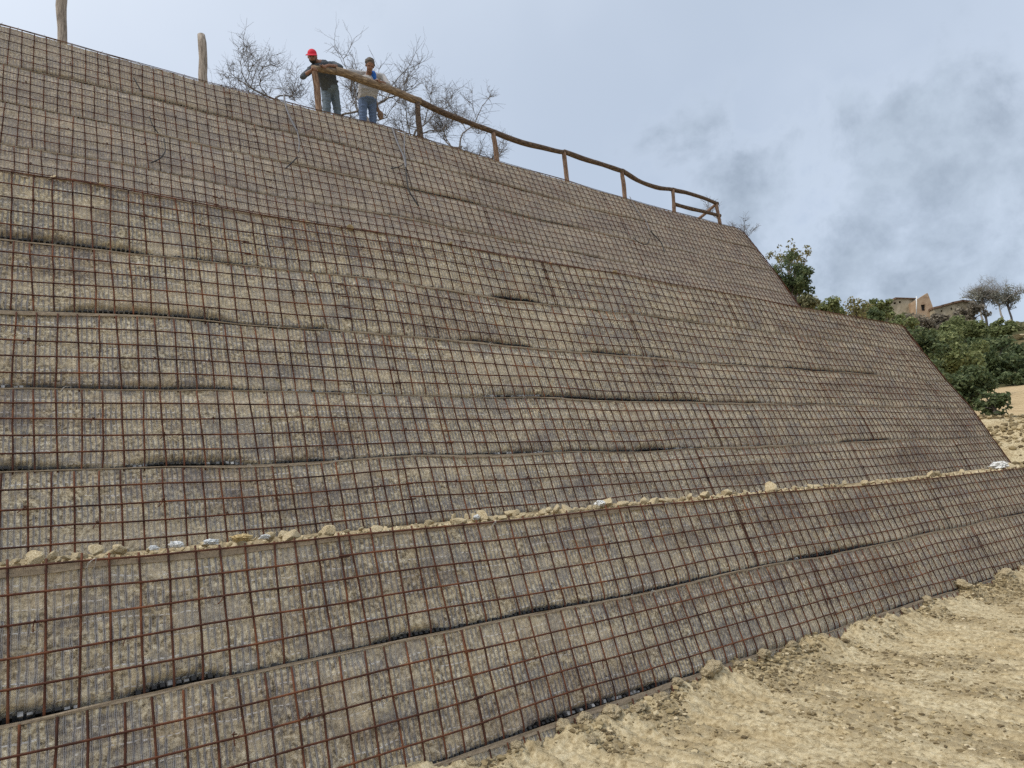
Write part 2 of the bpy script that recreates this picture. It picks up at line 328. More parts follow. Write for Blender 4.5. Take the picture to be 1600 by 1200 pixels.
class Course:
    def __init__(s, a, b, rad, idx):
        s.ya, s.za, s.xa, da = SEAM[a]; s.yb, s.zb, s.xb, db = SEAM[b]; s.r = rad; s.idx = idx; s.key = b
        s.T1 = min(s.xa, s.xb); s.T0 = s.T1-2.0; s.da = np.array(da).T*np.array([[1], [0.45 if a in (8, 9, 10) else 1]]); s.db = np.array(db).T*np.array([[1], [0.45 if b in (8, 9, 10) else 1]])
        s.tmax = s.T1 + rad*math.pi/2 + 2.5
    def P(s, t, v, off=0.0):
        t = np.asarray(t, float); v = np.asarray(v, float); t, v, off = np.broadcast_arrays(t, v, np.asarray(off, float))
        Xc = s.xa*(1-v)+s.xb*v; Y = s.ya*(1-v)+s.yb*v
        X = np.where(t < s.T0, t, s.T0 + (np.minimum(t, s.T1)-s.T0)*(Xc-s.T0)/(s.T1-s.T0))
        a = np.clip((t-s.T1)/s.r, 0, math.pi/2); ex = np.maximum(t-s.T1-s.r*math.pi/2, 0)
        X = X + s.r*np.sin(a); Y = Y + s.r*(1-np.cos(a)) + ex
        dza = np.interp(t, s.da[0], s.da[1]); dzb = np.interp(t, s.db[0], s.db[1])
        Z = (s.za+dza)*(1-v) + (s.zb+dzb)*v + ZO
        Z = Z + 0.015*(vn(t*0.9, s.idx+v, 0, 5)-0.5)*2 + 0.003*(vn(t*4.3, s.idx+v, 0, 6)-0.5)*2
        st, ct = math.sin(TH), math.cos(TH)
        return np.stack([X + np.sin(a)*st*off, Y - np.cos(a)*st*off, Z + ct*off], -1)
    SLITS = {1: [(2.9, 4.6, .018)], 2: [(-1, .5, .030), (.55, 1.15, .050), (1.9, 2.6, .022), (3.0, 3.7, .016)], 4: [(-1, .4, .008), (.7, 1.9, .042), (1.9, 2.6, .022), (6.6, 7.3, .020), (11.5, 13.5, .020)], 5: [(-.5, 1.9, .022), (4.4, 8.6, .040), (8.6, 10, .014)],
             6: [(.3, 1.9, .042), (2.5, 2.9, .016), (4.3, 5.6, .034), (6.3, 7.4, .018), (11, 14.5, .026)], 7: [(-1, 1.2, .044), (1.2, 2.2, .018), (5.0, 6.0, .040), (7.6, 9.4, .012)], 10: [(5.5, 8.5, .020)], 11: [(3.4, 5.2, .022), (5.2, 10.5, .032)], 12: [(0, 2.4, .030), (3.4, 5.2, .026), (7, 10.2, .028)]}
    def gap(s, t):                # slits where the wrapped course has sagged away from the one below
        t = np.asarray(t, float); g = 0*t
        for a, b, h in s.SLITS.get(s.idx, []): e = min(.35, (b-a)*.35); g = np.maximum(g, h*sstep(t, a, a+e)*(1-sstep(t, b-e, b)))
        return g*(1.0 if s.idx < 3 else 1.3 if s.idx < 6 else 1.7 if s.idx < 9 else 1.15)*(0.55+0.8*fbm(t*1.7, s.idx*3.7, 0, 31, 3)) + np.clip(fbm(t*0.42, s.idx*3.7, 0, 31, 4)-0.60, 0, 1)*0.2 + 0.002
    def belly(s, t, vm):          # slow bulging of the fill
        return 0.013*(fbm(np.asarray(t)*0.7, np.asarray(vm)*2.2+s.idx*9, 0, 77, 3)-0.5)*2

def panels(c, seed):
    r = random.Random(seed); out = []; a = XL + r.uniform(-2, 0)
    while a < c.tmax:
        b = a + 4.35 + r.uniform(-.3, .3); out.append((max(a, XL), min(b, c.tmax), r.uniform(-.010, .010), r.uniform(-.006, .006), r.uniform(0.02, 0.13))); a = b - 0.07
    return out

def build_course(tier, c, crest, top_row):
    name = 'course'
    t = np.concatenate([np.arange(XL, -0.3, 0.15), np.arange(-0.3, 8, 0.03), np.arange(8, c.tmax-2.5, 0.05), np.arange(c.tmax-2.5, c.tmax, 0.25)])
    nv = 30; q = np.linspace(0, 1, nv); q = 0.65*q + 0.35*q*q*q*(q*(q*6-15)+10)
    tt, qq = np.meshgrid(t, q, indexing='ij')
    g = c.gap(tt); vm = g + (PLEN-g)*qq
    und = sstep(vm-g, 0.0, 0.055)
    off = -(0.025+0.05*sstep(g, 0.004, 0.02))*(1-und)**1.5 + c.belly(tt, vm)*und + 0.012*(fbm(tt*11, vm*11, c.idx, 13, 3)-0.5)*2 - 0.009
    off = np.minimum(off, 0.008)
    co = c.P(tt, vm/PLEN, off)
    uv = np.stack([tt + c.idx*3.31, vm + c.idx*2.36], -1).reshape(-1, 2)
    face = link(name, mesh(name, co.reshape(-1, 3), gridF(len(t), nv), True, uv), M['face'], tier)
    # folded black geogrid in the gap under the course
    t2 = np.arange(XL, c.tmax-1, 0.12)
    pr = [(-0.03, -0.078), (0.075, -0.085)]
    V = np.stack([c.P(t2, vv/PLEN, oo) for vv, oo in pr], 1); mb = MB(); 
    mb.add(V.reshape(-1, 3), gridF(len(t2), 2))
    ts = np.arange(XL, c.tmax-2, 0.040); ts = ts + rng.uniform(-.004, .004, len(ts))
    ts = ts[(fbm(ts*0.5, c.idx*1.9, 0, 91, 3) > 0.38) | (c.gap(ts) > 0.012)]; glint_tabs = MB()
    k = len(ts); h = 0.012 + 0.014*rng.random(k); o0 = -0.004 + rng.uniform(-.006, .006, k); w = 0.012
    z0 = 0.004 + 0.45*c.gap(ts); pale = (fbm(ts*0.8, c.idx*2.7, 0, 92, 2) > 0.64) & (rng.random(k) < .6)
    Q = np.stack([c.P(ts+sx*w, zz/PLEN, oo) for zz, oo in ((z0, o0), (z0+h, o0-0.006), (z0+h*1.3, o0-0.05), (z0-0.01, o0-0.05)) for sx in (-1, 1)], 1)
    for P8, pl_ in zip(Q, pale): (glint_tabs if pl_ else mb).add(P8, [(0,1,3,2), (2,3,5,4), (4,5,7,6), (6,7,1,0), (0,2,4,6), (1,7,5,3)])
    f = link('geogrid_fold', mb.mesh('geogrid_fold'), M['black'], face); f['kind'] = 'stuff'
    if glint_tabs.n: f = link('geogrid_glint_tabs', glint_tabs.mesh('geogrid_glint_tabs'), M['tab'], face); f['kind'] = 'stuff'  # folds coloured pale as painted glints
    # turned-over net edge along the top of the course
    t3 = np.concatenate([np.arange(XL, 0, 0.15), np.arange(0, c.tmax, 0.06)])
    hi = PLEN + 0.006 + 0.014*(fbm(t3*1.1, c.idx*2.1, 0, 55, 3)-0.5)*2
    wid = (0.010 if c.idx > 2 or c.idx == 0 else 0.016) + (0.030 if c.idx > 2 or c.idx == 0 else 0.050)*sstep(fbm(t3*0.45, c.idx*4.4, 0, 56, 3), 0.42, 0.85)
    oo = 0.012 + 0.008*(fbm(t3*1.7, c.idx, 0, 57, 3)-0.5)*2
    prof = [(hi-wid, oo-0.004), (hi-wid*0.45, oo-0.004+0.016*(fbm(t3*5, c.idx, 0, 3, 2)-.5)), (hi, oo-0.004), (hi+0.0005, oo-0.008), (hi-wid*0.45, oo-0.010), (hi-wid, oo-0.009)]
    V = np.stack([c.P(t3, a/PLEN, b_) for a, b_ in prof], 1)
    F = gridF(len(t3), 6); n = len(t3); cl = np.stack([np.arange(n-1)*6+5, np.arange(1, n)*6+5, np.arange(1, n)*6, np.arange(n-1)*6], 1)
    uv = np.stack([np.stack([t3, a+0*t3], -1) for a, b_ in prof], 1).reshape(-1, 2)
    link('net_edge', mesh('net_edge', V.reshape(-1, 3), np.concatenate([F, cl]), False, uv), M['net'], face)
    # rebar
    ups = []; pl = panels(c, 100+c.idx)
    for pi, (a, b_, dv, tilt, ph) in enumerate(pl):
        rows = [1, 2, 3, 4] + ([5] if top_row else [])
        for rr in rows:
            n = max(3, int((b_-a)/0.30)+1); tb = np.linspace(a, b_, n); vm = rr*PLEN/5*1.0 + dv + tilt*(tb-a)/2 + 0.022*(vn(tb*0.9, rr*3+c.idx, pi, 8)-.5)
            if rr == 5: vm = vm*0 + PLEN - 0.004
            ob = 0.024 + 0.4*c.belly(tb, vm) + 0.004*(vn(tb*1.5, rr, c.idx, 21)-.5)
            V, F = tube(c.P(tb, vm/PLEN, ob), 0.0066 if c.idx < 3 else 0.0072 if c.idx < 8 else 0.0072, 5 if c.idx < 3 else 4)
            link('horizontal_bar', mesh('horizontal_bar', V, F), M['rust'], face)
        x = a + ph
        while x < b_-0.02:
            xt = x + rng.normal(0, .006); top = PLEN - 0.015 + (rng.uniform(0.025, 0.06) if crest else 0.0)
            vm = np.array([-0.02, 0.03, 0.09, 0.25, 0.42, 0.58, top]); lean = rng.normal(0, .018)
            ob = 0.014 + 0.4*c.belly(xt, vm) - 0.035*(1-sstep(vm, -0.02, 0.05)); ob[-1] = 0.012
            P = c.P(xt + lean*(vm-.3) + 0.010*(vn(vm*5, xt*3, c.idx, 44)-.5), vm/PLEN, ob)
            ups.append((P, face)); x += 0.150
    return face, ups

hook_meshes = []
for hk in range(3):
    mb = MB(); r = random.Random(hk)
    mb.tube([(-.012, 0, .012), (-.006, .016, .014), (.006, .016, .010), (.010, .004, -.004), (.014+.02*r.random(), .010, -.035), (.02+.035*r.random(), .016, -.055-.02*r.random())], 0.0052, 5)
    mb.tube([(-.016, .008, -.010), (.016, .014, .014)], 0.005, 4)
    hook_meshes.append(mb.mesh('tie_hook', True)); hook_meshes[-1].materials.append(M['rust'])

def build_tier(nm, label, keys, rad, idx0):
    tier = tag(empty(nm, (0, SEAM[keys[0]][0], 0)), label, 'retaining wall')
    tier.location = (0, 0, 0)
    allups = []; cs = []
    for i in range(len(keys)-1):
        c = Course(keys[i], keys[i+1], rad, idx0+i); last = i == len(keys)-2
        face, ups = build_course(tier, c, last and nm != 'upper_tier', last); allups += ups; cs.append((c, face))
    # the 300 uprights that show largest become parts, the rest of each course is joined
    vis = []
    for k, (P, f) in enumerate(allups):
        u, v, w = project(P[3]); d = w[0] if (0 < u[0] < 1600 and 0 < v[0] < 1200 and w[0] > 0) else 1e3+abs(w[0]); vis.append((d, k))
    big = set(k for d, k in sorted(vis)[:300])
    rest = {}
    for k, (P, f) in enumerate(allups):
        if k in big:
            V, F = tube(P, 0.0068 if idx0 == 0 else 0.0072, 5 if idx0 == 0 else 4); link('upright_bar', mesh('upright_bar', V, F), M['rust'], f)
        else: rest.setdefault(f.name, (f, TB()))[1].tube(P, 0.0068 if idx0 == 0 else 0.0072, 4, False)
    for f, mb in rest.values():
        o = link('upright_bars', mb.mesh('upright_bars', True), M['rust'], f); o['kind'] = 'stuff'
    # wire hooks at crossings
    for c, f in cs:
        if c.idx in (0, 8): continue
        for x in np.arange(-0.3, min(c.T1, 15.5 if idx0 < 8 else 14.5), 0.46):
            x += rng.uniform(-.04, .04); rr = 3 if rng.random() < .8 else 2
            p = c.P(x, (rr*PLEN/5)/PLEN, 0.028); u, v, w = project(p)
            if not (0 < u[0] < 1600 and 0 < v[0] < 1200): continue
            o = link('tie_hook', hook_meshes[rng.integers(3)], None, f)
            s = rng.uniform(.45, .85)
            o.matrix_local = Matrix.Translation(Vector(p)) @ Matrix.Rotation(R(-20), 4, 'X') @ Matrix.Rotation(math.pi, 4, 'Z') @ Matrix.Rotation(rng.uniform(-.6, .6), 4, 'Y') @ Matrix.Scale(s, 4)
    return cs
CL = build_tier('lower_tier', 'lowest tier of rust-barred earth wall rising from bare ground to the rubble ledge', ['g', 0, 1, 2], 3.0, 0)
CM_ = build_tier('middle_tier', 'tallest tier of rust-barred earth wall in the middle above the rubble ledge', ['m', 3, 4, 5, 6, 7], 1.6, 3)
CU = build_tier('upper_tier', 'uppermost tier of rust-barred earth wall under the timber railing and workers', ['u', 'v', 8, 9, 10, 11], 1.6, 8)
M['wire'] = mottled('dull_wire', [(0.3, (0.22, 0.21, 0.19)), (0.7, (0.42, 0.40, 0.36))], 8, 0.6, bstr=0)
rw = random.Random(9)
for c, f in CL[1:] + CM_[:3]:                       # loose tie wires twisted round the seam bars
    for k in range(4):
        x = rw.uniform(0.3, 9.0); p = np.array(c.P(x, 1.0, 0.045)); W = TB()
        for z in range(3):
            a = rw.uniform(-.9, .9); L = rw.uniform(.04, .11); q = p + np.array([math.sin(a)*L, -.01-.02*rw.random(), -math.cos(a)*L*.9]); W.tube([p, (p+q)/2+np.array([rw.uniform(-.02, .02), -.012, .01]), q], .0016, 4)
        link('tie_wire', W.mesh('tie_wire'), M['wire'], f)
lipL, lipM, lipU = CL[-1][0], CM_[-1][0], CU[-1][0]

def berm(name, c, depth, rise, seed):
    t = np.concatenate([np.arange(XL, 0, 0.2), np.arange(0, 8, 0.03), np.arange(8, c.T1+c.r*1.5, 0.06)]); s = np.concatenate([np.linspace(0, 0.5, 22), np.linspace(0.56, depth, 10)])
    tt, s2 = np.meshgrid(t, s, indexing='ij')
    p = c.P(tt, 1.0, -0.01)
    a = np.clip((tt-c.T1)/c.r, 0, math.pi/2)
    p[..., 0] -= np.sin(a)*s2; p[..., 1] += np.cos(a)*s2
    h = rise*sstep(s2, 0.0, 0.16)*(0.25+1.2*fbm(tt*2.2, s2*2.2, 0, seed, 4)) + 0.035*sstep(s2, 0.02, .1)*(fbm(tt*14, s2*14, 0, seed+3, 4)-0.5)
    p[..., 2] += h - (0.024 if name == 'ledge_soil' else 0.012)
    return tag(link(name, mesh(name, p.reshape(-1, 3), gridF(len(t), len(s))), M['soil']), kind='structure')
berm('ledge_soil', lipL, 1.75, 0.010, 40)
berm('upper_ledge_soil', lipM, 2.7, 0.035, 41)
berm('crest_soil', lipU, 3.0, 0.05, 42)

# ---------------------------------------------------------------- ground and hill: one sheet
A18 = R(18)
PROF = np.array([(-400, 0), (17, 0), (20, 1.55), (24, 2.45), (27, 2.85), (30, 3.0), (60, 6.4), (64, 6.9), (100, 16.6), (112, 19.0), (150, 19.5), (400, 15), (3000, 15)]).T
def terrain(x, y):
    s = x*math.cos(A18) + y*math.sin(A18)
    h = np.interp(s, PROF[0], PROF[1])
    front = sstep(y, 4.6, 6.2) + (1-sstep(y, 4.6, 6.2))*sstep(x, 26, 45)
    h = h*front
    h = h + sstep(s, 22, 40)*(1.1*(fbm(x*0.06, y*0.06, 0, 60, 4)-0.5))*sstep(s, 30, 80) 
    h = h + sstep(s, 17, 21)*sstep(y, 4.6, 6)*(0.9*(fbm(x*0.8, y*0.8, 0, 61, 5, 0.6)-0.5))*(1-sstep(s, 28, 32))
    # the filled plateau behind the crest and its flank
    pl = 8.55*sstep(y, 11.35, 12.0)
    pl = np.minimum(pl, 8.55 - np.maximum(x-17.0, 0)*0.8) ; pl = np.where(y < 11.3, -1, pl)
    pl = np.where(y > 40, np.minimum(pl, 8.55-(y-40)*0.2), pl)
    return np.maximum(h, pl)
def gheight(X, Y, full=False):
    Z = terrain(X, Y)
    nearw = (1-sstep(np.abs(X-7), 8, 14))*(1-sstep(np.abs(Y-2), 3.2, 5))
    wx = X + 0.06*(fbm(X*1.2, Y*1.2, 0, 3, 3)-0.5)
    patch = sstep(fbm(X*0.9, Y*0.55, 0, 4, 3), 0.42, 0.62)
    gro = np.abs(((wx+0.10*Y)/0.17) % 1-0.5)*2
    lz = sstep(fbm(X*2.6, Y*1.3, 0, 8, 4), 0.42, 0.60)
    # packed plates between tread marks, crumbly broken strips along them
    crum = fbm(X*15, Y*9, 0, 6, 5, 0.62); rid = 1-np.abs(fbm(X*11, Y*6, 0, 66, 4, 0.6)-0.5)*4
    d = 0.05*(fbm(X*0.7, Y*0.7, 0, 1, 3)-0.5) + 0.034*sstep(gro, 0.35, 0.9)*patch*fbm(X*5, Y*1.2, 0, 2, 3) + 0.070*(crum-0.5)*(0.16+lz) - 0.014*sstep(rid, .55, .95)*(1-lz)
    d = d + 0.022*(vn(X*30, Y*30, 0, 9)-0.5)*patch
    # spill heaped against the foot of the wall
    sp = sstep(Y, 3.72, 4.16)*(1-sstep(Y, 4.5, 5.5))
    d = d + 0.15*sp*(0.60+0.65*sstep(fbm(X*2.3, Y*2.3, 0, 12, 4), 0.30, 0.75)) + 0.12*sp*(fbm(X*9, Y*9, 0, 14, 4, .6)-0.5)
    if not full: return Z + d*nearw
    loose = lz*sstep(crum, 0.38, 0.54)*0.85 + 0.5*patch*sstep(gro, 0.55, 0.95)*sstep(fbm(X*9, Y*3, 0, 15, 3), 0.45, 0.6)
    return Z + d*nearw, loose*nearw
def build_ground():
    gx = np.concatenate([-np.geomspace(1500, 3, 16), np.arange(-2, 2.2, 0.2), np.arange(2.2, 8, 0.018), np.arange(8, 14, 0.03), np.arange(14, 40, 0.3), np.geomspace(40, 150, 60), np.geomspace(160, 2500, 14)])
    gy = np.concatenate([-np.geomspace(1500, 3, 14), np.arange(-2, 1.5, 0.25), np.arange(1.5, 4.5, 0.018), np.arange(4.6, 20, 0.3), np.geomspace(20, 90, 45), np.geomspace(95, 2500, 14)])
    X, Y = np.meshgrid(gx, gy, indexing='ij'); Z, loose = gheight(X, Y, True)
    me = mesh('ground', np.stack([X, Y, Z], -1).reshape(-1, 3), gridF(len(gx), len(gy)))
    at_ = me.attributes.new('loose', 'FLOAT', 'POINT'); at_.data.foreach_set('value', np.clip(loose, 0, 1).astype(np.float32).ravel())
    m, T, b = newmat('bare_earth'); g = T.n('ShaderNodeNewGeometry'); P = g.outputs['Position']
    sp = T.n('ShaderNodeSeparateXYZ'); T.l.new(P, sp.inputs[0]); x, y = sp.outputs[0], sp.outputs[1]
    s = T.m('ADD', T.m('MULTIPLY', x, math.cos(A18)), T.m('MULTIPLY', y, math.sin(A18)))
    n1 = T.noise(P, 22, 8, 0.68); n2 = T.noise(P, 2.2, 4, 0.6); n3 = T.noise(P, 75, 4, 0.6)
    near = T.ramp(n1, [(0.30, (0.150, 0.114, 0.064)), (0.41, (0.37, 0.300, 0.180)), (0.52, (0.54, 0.452, 0.285)), (0.70, (0.69, 0.605, 0.42))])
    near = T.mix(T.ss(n2, 0.40, 0.65), near, T.mix(1.0, near, (0.84, 0.80, 0.74), 'MULTIPLY'))
    near = T.mix(T.m('MULTIPLY', T.ss(n3, 0.62, 0.72), 0.5), near, (0.70, 0.64, 0.50))
    la = T.n('ShaderNodeAttribute', attribute_name='loose')
    near = T.mix(T.m('MULTIPLY', la.outputs['Fac'], T.m('ADD', 0.25, T.m('MULTIPLY', T.ss(n1, 0.40, 0.58), 0.75))), near, T.mix(n3, (0.14, 0.108, 0.062), (0.32, 0.258, 0.158)))
    f1 = T.noise(P, 3.0, 6, 0.65); straw = T.ramp(f1, [(0.3, (0.30, 0.215, 0.115)), (0.5, (0.47, 0.355, 0.205)), (0.7, (0.56, 0.44, 0.275))])
    f2 = T.noise(P, 0.5, 6, 0.7); scrub = T.ramp(f2, [(0.3, (0.035, 0.042, 0.018)), (0.5, (0.085, 0.080, 0.036)), (0.72, (0.22, 0.17, 0.09))])
    jit = T.m('ADD', s, T.m('MULTIPLY', T.noise(P, 0.25, 4), 4.0))
    c = T.mix(T.ss(jit, 29.0, 31.5), near, straw); c = T.mix(T.ss(jit, 62.0, 65.0), c, scrub)
    zz = sp.outputs[2]; c = T.mix(T.m('MULTIPLY', T.ss(zz, 7.6, 8.2), T.m('LESS_THAN', s, 40)), c, scrub)
    T.l.new(c, b.inputs['Base Color']); b.inputs['Roughness'].default_value = 0.97; b.inputs['Specular IOR Level'].default_value = 0.1
    bump(T, b, T.m('ADD', n1, T.m('MULTIPLY', n3, 0.4)), 0.9, 0.022)
    tag(link('ground', me, m), kind='structure')
build_ground()

# ---------------------------------------------------------------- stones, clods and litter
def rough_rock(name, sub, seed, amp=0.35, freq=1.6, flat=1.0, facets=0):
    V, F = ico(sub); r = np.random.default_rng(seed)
    off = r.uniform(0, 50, 3)
    d = 1 + amp*(fbm(V[:, 0]*freq+off[0], V[:, 1]*freq+off[1], V[:, 2]*freq+off[2], seed, 5, 0.55)-0.5)*2
    V = V*d[:, None]
    for k in range(facets):                          # broken flat faces
        n = r.normal(size=3); n /= np.linalg.norm(n); h = r.uniform(.38, .72); q = V@n-h; V -= np.outer(np.maximum(q, 0)*.97, n)
    V[:, 2] *= flat
    return mesh(name, V, F, facets == 0)
ST = [rough_rock('stone', 3, 50+i, 0.22, 1.2, 0.8, 13) for i in range(8)]
CLD = [rough_rock('soil_clod', 4, 80+i, 0.60, 2.1, 0.75) for i in range(5)]
for m_ in ST: m_.materials.append(M['stone'])
for m_ in CLD: m_.materials.append(M['clod'])
def put(me, name, p, s, label, cat, group=None, r=random):
    o = link(name, me); o.location = p; o.rotation_euler = (r.uniform(-.4, .4), r.uniform(-.4, .4), r.uniform(0, 6.28)); o.scale = s; return tag(o, label, cat, group)
def on_lip(u, c, back):
    """spot on the ledge behind lip c that is seen at column u"""
    lo, hi = -3.0, c.T1
    for _ in range(40):
        mid = (lo+hi)/2; p = c.P(mid, 1.0); p[1] += back
        if project(p)[0][0] < u: lo = mid
        else: hi = mid
    p = c.P(lo, 1.0, 0.0); return Vector((p[0], p[1]+back, p[2])), float(project(p)[2][0])
BIG = [(152, 30, 15, 'big wedge-shaped pale stone on the ledge near the left edge'), (27, 17, 10, 'rounded pale stone on the ledge at the far left'), (709, 11, 20, 'tall leaning stone standing upright on the ledge edge'),
       (729, 13, 12, 'blocky stone right of the tall leaning stone on the ledge'), (808, 14, 11, 'flat-topped pale block on the ledge below the wall centre'), (1078, 15, 11, 'large angular stone amid the rubble right of the ledge middle')]
r_ = random.Random(5)
for u, w, h, lab in BIG:
    p, dep = on_lip(u, lipL, 0.10); sx = w*dep/FPX; sz = h*dep/FPX
    o = put(r_.choice(ST), 'stone', p + Vector((0, 0, 0.02+sz*0.5)), (sx*0.62, sx*0.5, sz*0.75), lab, 'stone', None, r_)
    if h > w: o.rotation_euler = (0.1, 0.35, 0.3)
u = 4
while u < 1590:
    dens = (0.3 if 190 < u < 640 else 0.95)*(0.55+1.2*float(vn(u/70., 0.5, 0, 3)))
    if r_.random() < dens and not any(abs(u-b[0]) < b[1]*0.6 for b in BIG):
        back = r_.uniform(0.05, 0.30); p, dep = on_lip(u, lipL, back); s = r_.choice([0.018, 0.022, 0.028, 0.035, 0.05])*r_.uniform(.75, 1.35)*(1 if u < 700 else 1.45)
        put(r_.choice(ST), 'stone', p + Vector((0, 0, 0.012+0.05*back+s*0.35)), (s*1.2, s, s*.9), 'small pale rubble stone lying along the ledge edge', 'stone', 'rubble stones along the ledge', r_)
    u += r_.uniform(5, 15)
for u in (80, 98, 160, 245, 480, 530, 548, 590, 660, 700, 860, 960, 1050, 1130, 1170):
    p, dep = on_lip(u, lipM, r_.uniform(0.0, 0.06)); s = r_.uniform(.025, .05)
    put(r_.choice(ST), 'stone', p + Vector((0, 0, s*.4)), (s*1.6, s, s*.7), 'pale stone chip on the upper ledge below the uppermost tier', 'stone', 'stone chips on the upper ledge', r_)
# clods at the foot of the wall
def on_ground(u, v):
    d = ray(u, v); t = -(EYE-0.03)/d[2]; return Vector((d[0]*t, d[1]*t, 0.0))
for i, (u, v, w) in enumerate([(867, 1150, 26), (905, 1142, 30), (925, 1162, 20), (955, 1130, 34), (1000, 1118, 24), (1036, 1104, 30), (1060, 1092, 20), (1087, 1070, 30), (1118, 1072, 28), (1150, 1058, 18), (1191, 1044, 26), (1240, 1030, 18),
                               (1290, 1012, 16), (1350, 990, 16), (1416, 968, 18), (1451, 955, 18), (1489, 945, 13), (1509, 936, 22), (1559, 912, 20), (1594, 902, 20), (800, 1178, 26), (760, 1190, 22), (720, 1196, 26), (840, 1170, 20)]):
    p = on_ground(u, v); p.y = min(p.y, 4.14); w_ = (Vector((p.x, p.y, 0))-Vector((0, 0, EYE))).length*w/FPX*0.40
    put(CLD[i % 5], 'soil_clod', p + Vector((0, 0, float(gheight(np.array(p.x), np.array(p.y)))+w_*0.15)), (w_*1.15, w_, w_*.85), 'lump of yellow clay soil heaped against the wall foot', 'soil clod', 'clay lumps along the wall foot', r_)
for i, (u, v, w) in enumerate([(1250, 955+8, 12)]): pass
# crumbs over the ground
def crumb_material():
    m, T, b = newmat('clay_crumbs'); g = T.n('ShaderNodeNewGeometry')
    T.l.new(T.ramp(g.outputs['Random Per Island'], [(0.0, (0.11, 0.080, 0.042)), (0.5, (0.25, 0.195, 0.105)), (0.9, (0.44, 0.355, 0.205)), (1.0, (0.58, 0.49, 0.33))]), b.inputs['Base Color']); b.inputs['Roughness'].default_value = 0.97; return m
def crumbs():
    n = 60000; x = rng.uniform(2.2, 13.5, n); y = np.where(rng.random(n) < .25, 4.2-0.5*rng.random(n)**1.6, rng.uniform(1.6, 4.15, n))
    keep = (fbm(x*2.6, y*1.3, 0, 8, 4) > rng.uniform(0.42, 0.60, n)); x, y = x[keep], y[keep]; n = len(x)
    V0, F0 = ico(1); s = 0.0025 + 0.019*rng.random(n)**3.4 + 0.012*sstep(y, 3.85, 4.15)*rng.random(n)**2
    Z = gheight(x, y) - s*0.15
    jit = 1 + 0.55*(rng.random((n, len(V0), 1))-0.5)*2
    V = V0[None]*jit*s[:, None, None]*np.stack([rng.uniform(.8, 1.6, n), rng.uniform(.8, 1.6, n), rng.uniform(.5, .8, n)], -1)[:, None] + np.stack([x, y, Z], -1)[:, None]
    F = (F0[None] + (np.arange(n)*len(V0))[:, None, None]).reshape(-1, 3)
    tag(link('soil_crumbs', mesh('soil_crumbs', V.reshape(-1, 3), F, False), crumb_material()), 'loose clay crumbs scattered over the bare ground', 'soil', kind='stuff')
crumbs()
def spoil():
    n = 16000; x = rng.uniform(17.5, 31, n); y = rng.uniform(5.5, 13, n); k = (x*math.cos(A18)+y*math.sin(A18) < 30) & (fbm(x*.7, y*.7, 0, 19, 3) > rng.uniform(.3, .6, n)); x, y = x[k], y[k]; n = len(x)
    V0, F0 = ico(2); s = 0.015 + 0.075*rng.random(n)**4.0; jit = 1 + 0.5*(fbm(V0[None, :, 0]*1.6+rng.uniform(0, 99, (n, 1)), V0[None, :, 1]*1.6, V0[None, :, 2]*1.6, 7, 3)-.5)[..., None]*2
    V = V0[None]*jit*s[:, None, None]*np.array([1.2, 1, .75]) + np.stack([x, y, terrain(x, y)+s*.2], -1)[:, None]; F = (F0[None] + (np.arange(n)*len(V0))[:, None, None]).reshape(-1, 3)
    tag(link('spoil_rubble', mesh('spoil_rubble', V.reshape(-1, 3), F, False), crumb_material()), 'rough heap of excavated clods beyond the wall end', 'soil', kind='stuff')
spoil()

def ledge_gravel():
    n = 6500; t = rng.uniform(-0.3, 17, n); t = t[fbm(t*1.3, 0.5, 0, 73, 3) > rng.uniform(.44, .62, n)]; n = len(t); b_ = 0.02 + 0.55*rng.random(n)**1.3; p = lipL.P(t, np.ones(n), 0.0); V0, F0 = ico(1)
    s = (0.004 + 0.018*rng.random(n)**3)*(1+0.04*np.clip(t, 0, 15)); q = rng.normal(size=(n, 3, 3)); q, _ = np.linalg.qr(q)
    z = p[:, 2] - 0.010 + 0.010*sstep(b_, 0, .16)*(0.25+1.2*fbm(t*2.2, b_*2.2, 0, 40, 4)) + s*0.2
    L = V0[None]*(1+0.4*(rng.random((n, len(V0), 1))-.5)*2)*np.array([1.2, 1, .7])
    V = np.einsum('nij,nkj->nki', q, L)*s[:, None, None] + np.stack([p[:, 0], p[:, 1]+b_, z], -1)[:, None]
    F = (F0[None] + (np.arange(n)*len(V0))[:, None, None]).reshape(-1, 3)
    tag(link('ledge_gravel', mesh('ledge_gravel', V.reshape(-1, 3), F, False), M['stone']), 'loose gravel and soil crumbs along the rubble ledge', 'gravel', kind='stuff')
ledge_gravel()
def plain(name, col, rough=0.8, trans=0.0, sheen=0):
    m, T, b = newmat(name); tc = T.n('ShaderNodeTexCoord'); n = T.noise(tc.outputs['Object'], 18, 4)
    T.l.new(T.mix(n, tuple(x*0.72 for x in col), tuple(min(1, x*1.15) for x in col)), b.inputs['Base Color']); b.inputs['Roughness'].default_value = rough
    b.inputs['Transmission Weight'].default_value = trans
    return m
M['plastic'] = plain('crumpled_clear_plastic', (0.72, 0.74, 0.74), 0.45, 0.1)
M['sack'] = plain('yellow_sack', (0.56, 0.43, 0.22), 0.8)
M['white'] = plain('white_plastic', (0.72, 0.73, 0.72), 0.5)
def crumple(name, seed, mat):
    V, F = ico(4); off = seed*7.3
    d = 1 + 0.55*(np.abs(fbm(V[:, 0]*1.8+off, V[:, 1]*1.8, V[:, 2]*1.8, seed, 4, 0.6)-0.5)*4-0.5)
    me = mesh(name, V*d[:, None], F, False); me.materials.append(mat); return me
